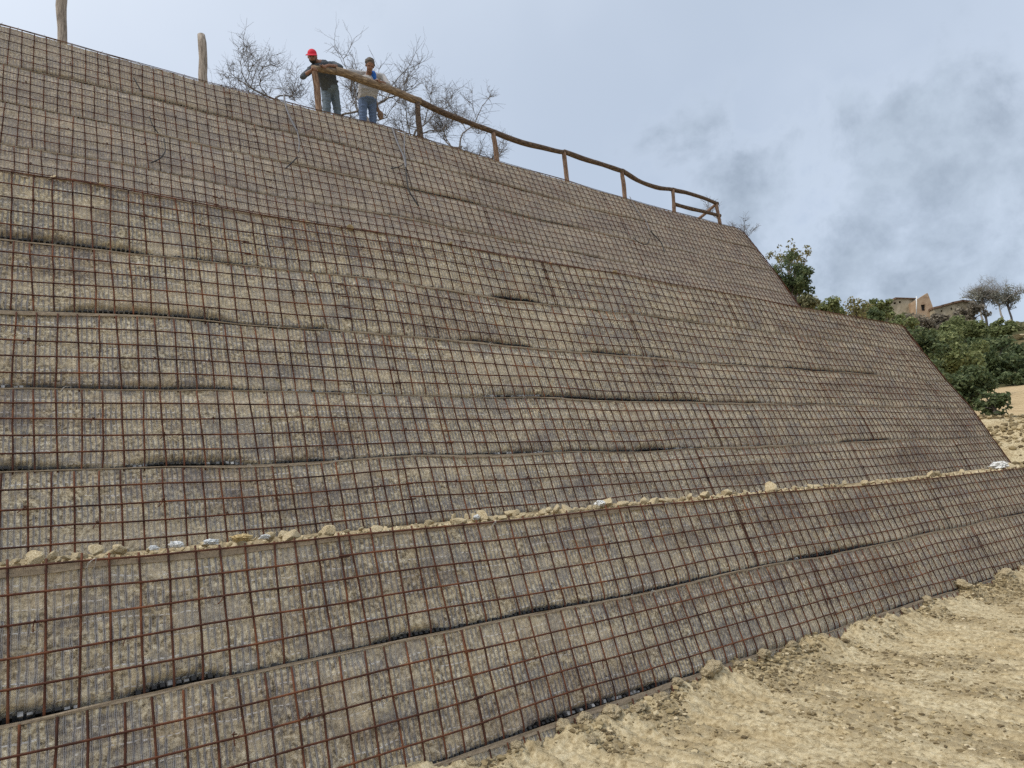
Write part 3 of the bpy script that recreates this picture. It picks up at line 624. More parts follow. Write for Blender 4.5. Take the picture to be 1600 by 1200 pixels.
for i, (u, w, h, mat, nm, lab, cat) in enumerate([
    (240, 14, 9, 'plastic', 'plastic_bag', 'small torn clear plastic scrap left of the blue-white bag', 'plastic scrap'), (276, 22, 12, 'white', 'plastic_bag', 'bluish white crumpled plastic bag on the ledge at left', 'plastic bag'),
    (330, 24, 10, 'plastic', 'plastic_bag', 'flattened clear plastic beside the yellow sack on the ledge', 'plastic scrap'), (378, 38, 14, 'sack', 'torn_sack', 'torn yellowish sack lying on the ledge', 'sack'),
    (415, 22, 9, 'white', 'plastic_bag', 'white plastic sheet end right of the yellow sack', 'plastic scrap'), (745, 16, 9, 'plastic', 'plastic_bag', 'pale plastic scrap beside the blocky stone on the ledge', 'plastic scrap'),
    (938, 24, 11, 'white', 'plastic_bag', 'bluish white plastic lump on the ledge right of centre', 'plastic bag'), (1563, 24, 13, 'white', 'plastic_bag', 'white plastic canister at the right end of the ledge', 'plastic canister')]):
    p, dep = on_lip(u, lipL, 0.10); k = dep/FPX
    o = put(crumple(nm, i+3, M[mat]), nm, p + Vector((0, 0, 0.03+h*k*0.42)), (w*k*0.55, w*k*0.35, h*k*0.5), lab, cat, None, r_); o.rotation_euler.x = 0; o.rotation_euler.y = 0.1; o.rotation_euler.z = 0.2*i
#DETAILS
# ---------------------------------------------------------------- timber railing and posts
def timber(name, stops, sc=(9, 9, 1.2)):
    return mottled(name, stops, 6, 0.85, 6, coord='Object', bstr=0.7, bdist=0.012, stretch=sc)
M['post'] = timber('chestnut_post', [(0.3, (0.075, 0.042, 0.028)), (0.5, (0.20, 0.122, 0.080)), (0.7, (0.38, 0.27, 0.19))])
M['rail'] = timber('bark_rail', [(0.3, (0.030, 0.021, 0.016)), (0.5, (0.090, 0.060, 0.042)), (0.72, (0.25, 0.175, 0.115))], (2.2, 9, 9))
M['fresh'] = timber('peeled_rail', [(0.3, (0.085, 0.060, 0.042)), (0.5, (0.21, 0.150, 0.100)), (0.7, (0.42, 0.325, 0.22))], (1.6, 9, 9))
M['grey'] = timber('weathered_post', [(0.3, (0.09, 0.075, 0.062)), (0.5, (0.30, 0.255, 0.215)), (0.7, (0.44, 0.385, 0.33))], (8, 8, 1.0))
def log(name, A, B, r0, r1, mat, parent, seed, sides=10, wob=0.012, n=9, sag=0.0):
    A, B = np.array(A, float), np.array(B, float); t = np.linspace(0, 1, n); P = A + (B-A)*t[:, None]
    w = np.stack([vn(t*3.1+seed*7, k, 0, seed)-0.5 for k in range(3)], 1)*2*wob; w[0] *= .3; w[-1] *= .3
    P = P + w; P[:, 2] -= sag*4*t*(1-t)
    rad = (r0+(r1-r0)*t)*(1+0.16*(vn(t*6+seed*3, 0.5, 0, seed+5)-0.5)*2)
    V, F = tube(P, rad, sides); V = np.asarray(V); V += 0.006*(vn(V[:, 0]*30, V[:, 1]*30, V[:, 2]*30, seed)[:, None]-0.5)
    return link(name, mesh(name, V, F, True), mat, parent)
RY = 11.36
fence = tag(empty('timber_railing', at(660, 214, RY)), 'rustic round-log handrail with seven posts along the crest of the wall', 'railing')
fence.location = (0, 0, 0)
posts = [((491, 104), (500, 176), .060), ((652, 158), (657, 217), .062), ((771, 207), (777, 254), .055), ((881, 238), (887, 286), .055), ((972, 268), (976, 309), .055), ((1051, 297), (1054, 336), .052), ((1119, 319), (1127, 357), .052)]
tops = []
for i, (a, b_, r) in enumerate(posts):
    A = at(*a, RY); B = at(*b_, RY); B.z -= 0.25; log('post', B, A, r, r*0.92, M['post'] if i != 1 else M['rail'], fence, i+1); tops.append(A)
ends = [at(524, 111, RY-.02)] + [t + Vector((0, 0, 0.02)) for t in tops[1:]]
for i in range(6):
    A, B = ends[i], ends[i+1]; ext = (B-A).normalized()*0.07
    sg = [0.0, 0.03, 0.07, 0.0, 0.10, -0.02][i]
    log('rail', A - (ext*0 if i else ext*0), B + ext, 0.078 if i == 0 else 0.066-0.002*i, 0.072 if i == 0 else 0.058-0.002*i, M['fresh'] if i == 0 else M['rail'], fence, 20+i, 10, 0.02, 12, sg)
# the log end being fitted on the first post
log('rail', at(489, 107, RY-.02), at(530, 113, RY-.02), 0.055, 0.06, M['fresh'], fence, 33, 10, 0.006, 5)
log('mid_rail', at(1054, 319, RY), at(1125, 337, RY), 0.050, 0.045, M['rail'], fence, 40)
log('brace', at(1122, 317, RY+.03), at(1090, 343, RY+.3), 0.045, 0.040, M['post'], fence, 41)
for i, (a, b_, r, lab) in enumerate([((98, -40), (97, 72), .068, 'tall bent grey log post at the far left of the crest'), ((314, 55), (320, 134), .070, 'lone grey log post on the crest left of the workers')]):
    A = at(*a, RY); B = at(*b_, RY); B.z -= 0.25
    o = log('log_post', B, A, r*1.05, r*.95, M['grey'], None, 60+i, 12, 0.02); tag(o, lab, 'post', 'lone log posts on the crest')

# ---------------------------------------------------------------- cords and straps hanging over the crest
def on_face(u, v, off=0.045):
    d = ray(u, v); y8, z8 = SEAM[8][0], SEAM[8][1]; k = (SEAM[11][0]-y8)/(SEAM[11][1]-z8)
    t = (y8 - k*z8)/(d[1]-k*d[2]); return Vector((d[0]*t, d[1]*t-off, d[2]*t+EYE+off*.3))
M['cord'] = plain('black_cord', (0.018, 0.017, 0.018), 0.5); M['strap'] = plain('grey_strap', (0.20, 0.20, 0.215), 0.6)
def smooth_pts(P, k=6):
    P = [np.array(p) for p in P]; out = []
    for i in range(len(P)-1):
        p0, p1, p2, p3 = P[max(i-1, 0)], P[i], P[i+1], P[min(i+2, len(P)-1)]
        for t in np.linspace(0, 1, k, endpoint=False):
            out.append(0.5*((2*p1)+(-p0+p2)*t+(2*p0-5*p1+4*p2-p3)*t*t+(-p0+3*p1-3*p2+p3)*t**3))
    out.append(P[-1]); return np.array(out)
def cord(name, runs, label, cat='cord'):
    e = tag(empty(name), label, cat)
    for part, pts, r, mat in runs:
        P = smooth_pts([on_face(*q) for q in pts]); V, F = tube(P, r, 6); link(part, mesh(part, V, F), M[mat], e)
cord('hanging_cord', [('strap', [(442, 150), (446, 172), (455, 194), (463, 208)], .014, 'strap'), ('cord', [(455, 192), (463, 209), (466, 225), (465, 241)], .010, 'strap'), ('cord', [(463, 248), (457, 255), (445, 266)], .010, 'cord')], 'thin grey and black cord hanging over the crest left of the workers')
cord('hanging_cord', [('strap', [(611, 202), (619, 225), (629, 248), (632, 265)], .018, 'strap'), ('strap', [(631, 208), (630, 235), (633, 262)], .012, 'strap'), ('cord', [(632, 262), (634, 285), (637, 300), (644, 312), (652, 324)], .013, 'cord'), ('cord', [(629, 259), (620, 264), (609, 266)], .009, 'cord')], 'thick bundle of black cords hanging below the second railing post')
cord('hanging_cord', [('cord', [(982, 309), (993, 330), (1008, 348), (1012, 362)], .009, 'strap'), ('cord', [(1014, 363), (1024, 373), (1032, 383), (1036, 396)], .013, 'cord'), ('cord', [(987, 373), (997, 381), (1008, 384), (1013, 375)], .009, 'cord')], 'black cord hanging down the wall near the right end of the railing')
cord('hanging_cord', [('cord', [(208, 125), (214, 136), (220, 146)], .009, 'cord'), ('cord', [(232, 185), (238, 200), (246, 211)], .008, 'cord'), ('cord', [(255, 220), (257, 238), (250, 250), (235, 258)], .009, 'cord')], 'short black cord ends poking from the wall below the lone posts')

# ---------------------------------------------------------------- dry growth and net scraps along the crest
def fringe():
    mb = TB(); r = random.Random(3); x = -0.4
    while x < 16.0:
        dn = 1.0 if (0.4 < x < 3.2 or 9.0 < x < 15.0) else 0.35
        if r.random() < dn:
            p = np.array(lipU.P(x, 1.0, -0.03-0.10*r.random())); p[2] -= 0.01; h = r.uniform(0.02, 0.085)
            if r.random() < 0.35:      # loop of net
                w = r.uniform(.015, .05); a = np.linspace(0, math.pi, 7); q = p + np.stack([w*np.cos(a), 0.02*np.sin(a), h*np.sin(a)], 1); mb.tube(q, 0.0035, 3, False)
            else:
                k = r.uniform(-.06, .06); q = [p, p+np.array([k*.4, -.01, h*.6]), p+np.array([k, -.02, h])]; mb.tube(q, [.005, .004, .002], 3, False)
        x += r.uniform(0.008, 0.05)
    M['dry'] = plain('dry_grass', (0.36, 0.30, 0.19), 0.9)
    tag(link('crest_grass', mb.mesh('crest_grass'), M['dry']), 'dry grass and net scraps fringing the wall crest', 'grass', kind='stuff')
fringe()

# ---------------------------------------------------------------- bare trees
M['pale_bark'] = mottled('pale_bark', [(0.3, (0.17, 0.155, 0.135)), (0.6, (0.32, 0.29, 0.25))], 3, 0.9)
M['bark'] = mottled('grey_bark', [(0.3, (0.075, 0.063, 0.056)), (0.55, (0.17, 0.148, 0.132)), (0.75, (0.27, 0.24, 0.215))], 18, 0.9)
def bare_tree(name, base, aim, H, seed, label, group=None, lean=(0, 0), depth=6, r0=0.07, twig=1.0, mat='bark', spread=1.0):
    r = random.Random(seed); r2 = random.Random(seed+999); big, small = TB(), TB()
    def grow(p, d, L, rad, lv):
        n = 5 if lv < 3 else 4; P = [p]; q = p.copy(); dd = d.copy()
        for k in range(n):
            dd = dd + np.array([r.gauss(0, .20), r.gauss(0, .20), r.gauss(0, .13) + (0.07 if lv > 1 else 0)]); dd /= np.linalg.norm(dd); q = q + dd*L/n; P.append(q.copy())
        rr = np.linspace(rad, rad*0.68, n+1)
        (big if lv < 2 else small).tube(P, rr, 7 if lv < 2 else (4 if lv < 4 else 3), False)
        if lv >= depth: return
        kids = 3 if (lv in (0, 1, 3) or r.random() < .45) else 2
        for k in range(kids):
            ax = np.array([r.gauss(0, 1), r.gauss(0, 1), r.gauss(0, .6)]); ax -= dd*(ax@dd); ax /= np.linalg.norm(ax)+1e-6
            an = r.uniform(.35, .95)*spread; nd = dd*math.cos(an) + ax*math.sin(an); nd[2] += 0.10; nd /= np.linalg.norm(nd)
            i = n if k == 0 else r.randint(max(1, n-3), n)
            grow(P[i], nd, L*r.uniform(.60, .86), rad*r.uniform(.50, .66), lv+1)
        if 2 <= lv <= 4:
            for k in range(int(6*twig)):
                i = r2.randint(1, n); ax = np.array([r2.gauss(0, 1), r2.gauss(0, 1), r2.gauss(.4, .6)]); ax /= np.linalg.norm(ax)
                e = P[i] + ax*L*r2.uniform(.4, .95); tr_ = max(rad*.36, .0046); mdl = (P[i]+e)/2+np.array([r2.gauss(0, .03), r2.gauss(0, .03), .02]); small.tube([P[i], mdl, e], [tr_, tr_*.8, tr_*.5], 3, False)
                for z in range(1): small.tube([mdl, mdl + ax*L*.25 + np.array([r2.gauss(0, .1), r2.gauss(0, .1), r2.gauss(.03, .08)])*L*2.4], [tr_*.7, tr_*.4], 3, False)
    base = np.array(base, float)
    e = tag(empty(name, base), label, 'tree', group)
    d0 = np.array([lean[0], lean[1], 1.0]); d0 /= np.linalg.norm(d0)
    grow(np.zeros(3), d0, H*0.30, r0, 0)
    link('trunk', big.mesh('trunk', True), M[mat], e); link('crown', small.mesh('crown', True), M[mat], e)
    return e
G1 = 'bare trees behind the crest'
bare_tree('bare_tree', at(458, 195, 15.0), None, 4.2, 59, 'bare tree behind the crest left of the man in the red cap', G1, (-.1, 0), r0=.038)
bare_tree('bare_tree', at(590, 245, 14.0), None, 4.9, 219, 'largest bare tree right behind the two workers', G1, (-.05, 0), r0=.052)
bare_tree('bare_tree', at(650, 255, 15.5), None, 3.6, 326, 'bare tree between the second railing post and the pale-shirted worker', G1, (.05, 0), r0=.042)
bare_tree('bare_tree', at(712, 268, 14.5), None, 4.2, 284, 'bare tree behind the railing right of the workers', G1, (.1, 0), r0=.046)
bare_tree('bare_shrub', at(1124, 365, 13.5), None, 2.3, 31, 'slim bare shrub behind the last railing post', G1, (.05, 0), depth=3, r0=.022, twig=.5, spread=.55)
bare_tree('bare_shrub', at(1168, 400, 15.0), None, 2.0, 35, 'low bare shrub past the right end of the crest', G1, (.25, 0), depth=4, r0=.022, twig=.7, spread=.7)

# ---------------------------------------------------------------- leafy trees
def leafmat(name, a, b_, c):
    m, T, bs = newmat(name); g = T.n('ShaderNodeNewGeometry'); n = T.noise(g.outputs['Position'], 1.1, 3)
    f = T.m('ADD', T.m('MULTIPLY', g.outputs['Random Per Island'], 0.6), T.m('MULTIPLY', n, 0.45))
    T.l.new(T.ramp(f, [(0.22, a), (0.52, b_), (0.86, c)]), bs.inputs['Base Color']); bs.inputs['Roughness'].default_value = 0.6
    bs.inputs['Specular IOR Level'].default_value = 0.25
    tr = T.n('ShaderNodeBsdfTranslucent'); T.l.new(T.ramp(f, [(0.2, tuple(x*1.2 for x in b_)), (0.9, tuple(x*1.2 for x in c))]), tr.inputs[0])
    mx = T.n('ShaderNodeMixShader', inp={0: 0.28}); T.l.new(bs.outputs[0], mx.inputs[1]); T.l.new(tr.outputs[0], mx.inputs[2])
    T.l.new(mx.outputs[0], T.t.nodes['Material Output'].inputs[0]); return m
M['l_dark'] = leafmat('dark_oak_leaves', (0.034, 0.051, 0.022), (0.078, 0.110, 0.046), (0.191, 0.221, 0.103))
M['l_mid'] = leafmat('green_leaves', (0.062, 0.076, 0.029), (0.146, 0.179, 0.069), (0.302, 0.319, 0.146))
M['l_olive'] = leafmat('olive_leaves', (0.095, 0.098, 0.047), (0.202, 0.202, 0.103), (0.380, 0.353, 0.207))
M['l_yell'] = leafmat('yellowing_leaves', (0.090, 0.090, 0.034), (0.185, 0.175, 0.070), (0.32, 0.28, 0.135))
M['l_grey'] = leafmat('dry_grey_twigs', (0.120, 0.104, 0.078), (0.200, 0.174, 0.135), (0.31, 0.27, 0.21))
M['l_hazy'] = leafmat('fine_pale_twigs', (0.16, 0.16, 0.13), (0.24, 0.235, 0.19), (0.34, 0.33, 0.27))
def leaves(C, n, size, r, mat_name, sq=0.8):
    """leaf quads scattered in clumps C = [(centre, radius)]"""
    w = np.array([c[1]**2 for c in C]); k = r.choice(len(C), n, p=w/w.sum())
    cen = np.array([c[0] for c in C])[k]; rad = np.array([c[1] for c in C])[k]
    d = r.normal(size=(n, 3)); d /= np.linalg.norm(d, axis=1)[:, None]; q = r.random(n)**0.45
    P = cen + d*(rad*q)[:, None]*np.array([1, 1, sq])
    nn = d*0.7 + r.normal(size=(n, 3))*0.7 + np.array([0, 0, .5]); nn /= np.linalg.norm(nn, axis=1)[:, None]
    a = np.cross(nn, r.normal(size=(n, 3))); a /= np.linalg.norm(a, axis=1)[:, None]; b_ = np.cross(nn, a)
    s = size*r.uniform(.6, 1.35, n)[:, None]
    V = np.stack([P-a*s, P+b_*s*.55+nn*s*.12, P+a*s, P-b_*s*.55+nn*s*.12], 1).reshape(-1, 3)
    return V, np.arange(4*n).reshape(-1, 4)
def leafy_tree(name, u, v, ru, rv, D, kind, seed, label, n=5000, leaf=None, group='trees and bushes beyond the wall end', cat='tree', nclump=34, csize=0.30, trunkw=1.0):
    c = at_dist(u, v, D); dep = float(project(c)[2][0]); rx, rz = ru*dep/FPX, rv*dep/FPX; r = np.random.default_rng(seed)
    gz = float(terrain(np.array(c.x), np.array(c.y))); gz = min(gz, c.z-0.35*rz)
    e = tag(empty(name, (c.x, c.y, gz)), label, cat, group)
    off = np.array([0, 0, c.z-gz]); C = []
    for k in range(nclump):
        d = r.normal(size=3); d /= np.linalg.norm(d); q = r.random()**0.5*0.88
        lump = 0.75+0.5*float(vn(d[0]*2+seed, d[1]*2, d[2]*2, seed))
        C.append((off + d*q*lump*np.array([rx, rx, rz]), csize*min(rx, rz*1.4)*r.uniform(.6, 1.35)))
    V, F = leaves(C, n, leaf or max(0.05, dep*0.0021), r, kind)
    link('crown', mesh('crown', V, F, False), M[kind], e)
    mb = MB(); h = off[2]; tr = (0.05+0.035*rx)*trunkw
    P = np.array([[0, 0, -0.3], [0.04*h, 0, h*.3], [-.02*h, .03*h, h*.65], [0, 0, h]]); mb.tube(P, [tr*1.2, tr, tr*.8, tr*.5], 7)
    for cc, cr in C[:14]:
        s0 = np.array([0, 0, h*r.uniform(.45, .95)]); m_ = (s0+cc)/2 + r.normal(size=3)*0.08*rx; mb.tube([s0, m_, cc], [tr*.45, tr*.3, tr*.12], 4, False)
    link('trunk', mb.mesh('trunk', True), M['bark'], e)
    return e
LT = leafy_tree
LT('oak_tree', 1230, 444, 44, 40, 25, 'l_dark', 1, 'dark green tree rising past the end of the uppermost tier', 4600, 0.055, nclump=64, csize=.21)
LT('young_tree', 1232, 402, 38, 26, 26, 'l_yell', 2, 'sparse yellow-leaved treetop above the dark tree at the tier end', 800, 0.05, nclump=50, csize=.16)
LT('oak_tree', 1418, 548, 44, 34, 40, 'l_dark', 61, 'dark green tree rising behind the rounded shoulder of the middle tier', 6000, 0.09, nclump=48)
LT('bush', 1350, 500, 30, 18, 38, 'l_dark', 62, 'dark low bush above the middle tier left of the ruined house', 3600, 0.075, cat='bush')
LT('bush', 1286, 490, 34, 22, 31, 'l_mid', 3, 'low green bush just above the middle tier edge', 3200, 0.07, cat='bush')
LT('bush', 1258, 478, 26, 18, 29, 'l_olive', 33, 'olive green bush under the dark tree at the tier end', 2200, 0.07, cat='bush')
LT('bush', 1338, 488, 24, 22, 34, 'l_yell', 4, 'pale green bush left of the tree before the ruined house', 700, 0.07, cat='bush')
LT('young_tree', 1372, 482, 22, 24, 42, 'l_mid', 5, 'upright green tree left of the ruined house', 1600, 0.11, nclump=28, csize=.28)
LT('bush', 1388, 516, 44, 22, 46, 'l_mid', 6, 'green bush below the upright tree left of the ruined house', 4200, 0.10, cat='bush')
LT('bush', 1432, 512, 30, 22, 70, 'l_grey', 7, 'greyish dry shrub below the ruined house', 2600, 0.13, cat='bush')
LT('oak_tree', 1470, 560, 60, 52, 50, 'l_mid', 8, 'broad green tree in the middle of the slope', 12000, 0.115, nclump=60, csize=.26)
LT('oak_tree', 1505, 612, 58, 46, 40, 'l_dark', 9, 'broad dark green tree just behind the middle tier end', 11000, 0.095, nclump=56, csize=.27)
LT('oak_tree', 1448, 585, 40, 40, 36, 'l_dark', 10, 'dark green tree hugging the slanted end of the middle tier', 5000, 0.09, nclump=44)
LT('holm_bush', 1553, 632, 27, 25, 27, 'l_dark', 11, 'small dark bush with gaps standing before the dry field', 620, 0.085, cat='bush', nclump=26, csize=.28)
LT('oak_tree', 1545, 565, 50, 40, 66, 'l_dark', 12, 'dark tree above the dry field right of the olive tree', 7000, 0.15, nclump=50, csize=.27)
LT('oak_tree', 1592, 565, 36, 34, 70, 'l_dark', 13, 'dark tree above the dry field at the right edge', 4500, 0.16, nclump=40)
LT('oak_tree', 1502, 522, 46, 24, 84, 'l_mid', 14, 'green tree below the low ruined wall', 5000, 0.18, nclump=44)
LT('pine_tree', 1558, 520, 26, 20, 92, 'l_mid', 15, 'green rounded tree right of the low ruined wall', 3000, 0.19)
LT('bush', 1590, 512, 34, 14, 98, 'l_olive', 16, 'olive bush on the ridge at the right edge', 2400, 0.19, cat='bush')
LT('bush', 1474, 502, 30, 12, 100, 'l_grey', 17, 'dry brown shrub in front of the low ruined wall', 1800, 0.18, cat='bush')
LT('bush', 1520, 487, 22, 14, 108, 'l_grey', 18, 'brown domed shrub at the right end of the ruined wall', 1800, 0.19, cat='bush')
LT('bush', 1400, 499, 24, 11, 96, 'l_olive', 19, 'olive bush at the foot of the ruined stone house', 1800, 0.18, cat='bush')
LT('bush', 1585, 592, 30, 12, 62, 'l_dark', 20, 'dark hedge bush along the top of the dry field', 2600, 0.14, cat='bush')
G2 = 'thin trees on the ridge'
for i, (u, seed, lab) in enumerate([(1535, 51, 'thin pale tree on the ridge right of the ruined wall'), (1566, 57, 'thin pale forked tree on the ridge near the right edge')]):
    b_ = at_dist(u, 496, 112); b_.z -= 0.4; bare_tree('thin_tree', b_, None, 7.4, seed, lab, G2, (.1*(-1)**i, 0), depth=5, r0=.13, twig=1.3, mat='pale_bark')
LT('thin_tree', 1534, 464, 32, 18, 113, 'l_hazy', 52, 'fine pale foliage haze of the ridge tree left of the forked one', 2600, 0.11, G2, nclump=40, csize=.3)
LT('thin_tree', 1574, 465, 26, 19, 114, 'l_hazy', 53, 'fine olive foliage of the ridge tree at the right edge', 2600, 0.11, G2, nclump=40, csize=.3)

# ---------------------------------------------------------------- ruined houses on the ridge
M['rubble'] = mottled('rubble_masonry', [(0.3, (0.22, 0.185, 0.13)), (0.5, (0.35, 0.30, 0.215)), (0.7, (0.45, 0.395, 0.295))], 1.6, 0.95, 6)
M['brick'] = mottled('orange_brickwork', [(0.3, (0.27, 0.18, 0.115)), (0.5, (0.40, 0.285, 0.19)), (0.7, (0.48, 0.37, 0.26))], 1.4, 0.95, 6)
M['tile'] = mottled('old_roof_tiles', [(0.3, (0.10, 0.065, 0.045)), (0.6, (0.20, 0.125, 0.085))], 3, 0.95, 5)
M['hole'] = plain('opening_shade', (0.035, 0.03, 0.027), 0.9)  # near-black colour stands in for shade inside the house openings
HD = 112.0
hx = Vector((_R[0], _R[1], 0)); hy = Vector((cF[0], cF[1], 0)).normalized()      # facade runs across the view
def house(name, u0, u1, vb, top, depth, mat, holes, label, cat='house', roof=0.35):
    """top: [(u, v)] outline of the facade; holes: (u0, u1, v0, v1)"""
    O = at_dist(u0, vb, HD); k = float(project(O)[2][0])/FPX; f = lambda u, v: ((u-u0)*k, (vb-v)*k)
    e = tag(empty(name, O), label, cat); xs = sorted(set([f(u0, 0)[0], f(u1, 0)[0]] + [f(h[i], 0)[0] for h in holes for i in (0, 1)] + [f(t[0], 0)[0] for t in top]))
    tx = np.array([f(*t) for t in top]); th = 0.45; mb = MB()
    def slab(x0, x1, za, zb, a1, b1):                # quad prism between x0, x1 with bottoms za, zb and tops a1, b1
        q = []
        for y in (0, th):
            for x, z in ((x0, za), (x1, zb), (x1, b1), (x0, a1)): q.append(hx*x + hy*y + Vector((0, 0, z)))
        mb.add([tuple(p) for p in q], [(0,1,2,3), (7,6,5,4), (0,4,5,1), (1,5,6,2), (2,6,7,3), (3,7,4,0)])
    for x0, x1 in zip(xs[:-1], xs[1:]):
        t0, t1 = np.interp([x0, x1], tx[:, 0], tx[:, 1]); z = -2.5; mid = (x0+x1)/2
        hs = sorted([(f(0, h[3])[1], f(0, h[2])[1], h) for h in holes if f(h[0], 0)[0]-1e-6 <= x0 and x1 <= f(h[1], 0)[0]+1e-6])
        for lo, hi_, h in hs: slab(x0, x1, z, z, lo, lo); z = hi_
        slab(x0, x1, z, z, t0, t1)
    W = tx[-1, 0]
    for x, z in ((0, tx[0, 1]), (W-th, tx[-1, 1])):     # side walls
        q = [hx*xx + hy*yy + Vector((0, 0, zz)) for xx in (x, x+th) for yy in (th+.002, depth) for zz in (-2.5, z-.02)]
        mb.add([tuple(p) for p in q], [(0,1,3,2), (4,6,7,5), (0,4,5,1), (2,3,7,6), (0,2,6,4), (1,5,7,3)])
    q = [hx*xx + hy*yy + Vector((0, 0, zz)) for xx in (th+.002, W-th-.002) for yy in (depth-th, depth-.002) for zz in (-2.5, min(tx[0, 1], tx[-1, 1])-.05)]
    mb.add([tuple(p) for p in q], [(0,1,3,2), (4,6,7,5), (0,4,5,1), (2,3,7,6), (0,2,6,4), (1,5,7,3)])
    link('wall', mb.mesh('wall'), M[mat], e)
    if roof:
        mb = MB()
        for (x0, z0), (x1, z1) in zip(tx[:-1], tx[1:]):
            q = [hx*xx + hy*yy + Vector((0, 0, zz+dz)) for dz in (.01, .01+roof) for yy in (-.25, depth+.2) for xx, zz in ((x0-.12, z0), (x1+.12, z1))]
            mb.add([tuple(p) for p in q], [(0,1,3,2), (4,6,7,5), (0,4,5,1), (2,3,7,6), (0,2,6,4), (1,5,7,3)])
        link('roof', mb.mesh('roof'), M['tile'], e)
    for h in holes:                                    # dark panel set back, painting the shade inside the opening
        (x0, z1), (x1, z0) = f(h[0], h[2]), f(h[1], h[3]); mb = MB()
        q = [hx*xx + hy*yy + Vector((0, 0, zz)) for xx in (x0, x1) for yy in (.30, .36) for zz in (z0, z1)]
        mb.add([tuple(p) for p in q], [(0,1,3,2), (4,6,7,5), (0,4,5,1), (2,3,7,6), (0,2,6,4), (1,5,7,3)])
        link('window' if h[3] < vb-6 else 'door', mb.mesh('window'), M['hole'], e)
    return e
house('stone_house', 1391, 1433, 492, [(1391, 474), (1403, 466.5), (1433, 470)], 7, 'rubble', [(1399, 1402.5, 472.5, 475.5), (1407.5, 1411, 471, 474.5)], 'pale stone house with two small dark windows on the ridge', roof=0.12)
house('brick_house', 1433.5, 1460, 496, [(1433.5, 469), (1455, 458), (1456, 459.5), (1460, 480)], 5, 'brick', [(1442, 1448.5, 476, 486)], 'orange brick house with a steep one-sided roof on the ridge', roof=0)
house('ruined_wall', 1462, 1522, 500, [(1462, 482.5), (1475, 480), (1492, 476.5), (1508, 474), (1522, 477)], 5, 'rubble', [(1472, 1475, 485, 488), (1488, 1491, 482, 486)], 'low ruined stone building with a dark tiled edge right of the brick house', roof=0.25)
p = at_dist(1432, 492, HD-1.2); V, F = tube([p, at_dist(1432, 463, HD-1.2)], 0.07, 6); tag(link('utility_pole', mesh('utility_pole', V, F), M['white']), 'thin pale pole between the two ridge houses', 'pole')
p = at_dist(1584, 531, 90); o = put(ST[2], 'boulder', p, (1.5, 1.2, .7), 'white rock outcrop amid dark trees at the right edge', 'rock')
#PEOPLE
# ---------------------------------------------------------------- people
def ball(c, rad, Rm=None, sub=2):
    V, F = ico(sub); V = V*np.array(rad)
    if Rm is not None: V = V@np.array(Rm).T
    return V+np.array(c), F.tolist()
def limb(A, B, ra, rb):
    A, B = np.array(A, float), np.array(B, float); t = np.linspace(0, 1, 5)[:, None]; return [tube(A+(B-A)*t, np.linspace(ra, rb, 5), 10), ball(A, (ra,)*3), ball(B, (rb,)*3)]
def fuse(name, parts, vox, smooth, mat, parent, wrinkle=0.0, seed=0):
    """weld overlapping closed pieces into one continuous skin"""
    mb = MB()
    for V, F in parts: mb.add(V, F)
    me = mb.mesh(name, True); o = bpy.data.objects.new('tmp', me); COL.objects.link(o)
    r = o.modifiers.new('r', 'REMESH'); r.mode = 'VOXEL'; r.voxel_size = vox
    if smooth: k = o.modifiers.new('s', 'SMOOTH'); k.iterations = smooth; k.factor = 0.5
    dg = bpy.context.evaluated_depsgraph_get(); out = bpy.data.meshes.new_from_object(o.evaluated_get(dg)); out.name = name
    bpy.data.objects.remove(o); n = len(out.vertices); co = np.empty(n*3, np.float32); out.vertices.foreach_get('co', co); co = co.reshape(-1, 3)
    if wrinkle:
        nr = np.empty(n*3, np.float32); out.vertices.foreach_get('normal', nr)
        co = co + nr.reshape(-1, 3)*(wrinkle*1.5*(np.abs(fbm(co[:, 0]*9+seed, co[:, 1]*9, co[:, 2]*16, seed, 3)-0.5)*4-0.6))[:, None]
        out.vertices.foreach_set('co', co.astype(np.float32).ravel())
    out.polygons.foreach_set('use_smooth', np.ones(len(out.polygons), bool)); out.update(); out.materials.clear()
    return link(name, out, mat, parent)
M['skin'] = plain('tanned_skin', (0.25, 0.135, 0.090), 0.6); M['cap'] = plain('red_cap', (0.62, 0.025, 0.055), 0.75); M['beard'] = plain('dark_hair', (0.030, 0.024, 0.020), 0.9)
M['hair'] = plain('grey_hair', (0.13, 0.112, 0.097), 0.9); M['slate'] = plain('slate_shirt', (0.078, 0.090, 0.105), 0.95); M['jeans'] = plain('blue_jeans', (0.115, 0.165, 0.275), 0.95)
M['work'] = plain('faded_work_trousers', (0.135, 0.175, 0.215), 0.95); M['linen'] = plain('pale_dirty_shirt', (0.44, 0.43, 0.43), 0.95); M['blue'] = plain('blue_tshirt', (0.025, 0.125, 0.46), 0.9)
M['boot'] = plain('brown_boots', (0.07, 0.045, 0.03), 0.8); M['eye'] = plain('dark_eye', (0.02, 0.018, 0.016), 0.3); M['belt'] = plain('dark_belt', (0.03, 0.028, 0.03), 0.6)
def unit(v): v = np.array(v, float); return v/np.linalg.norm(v)
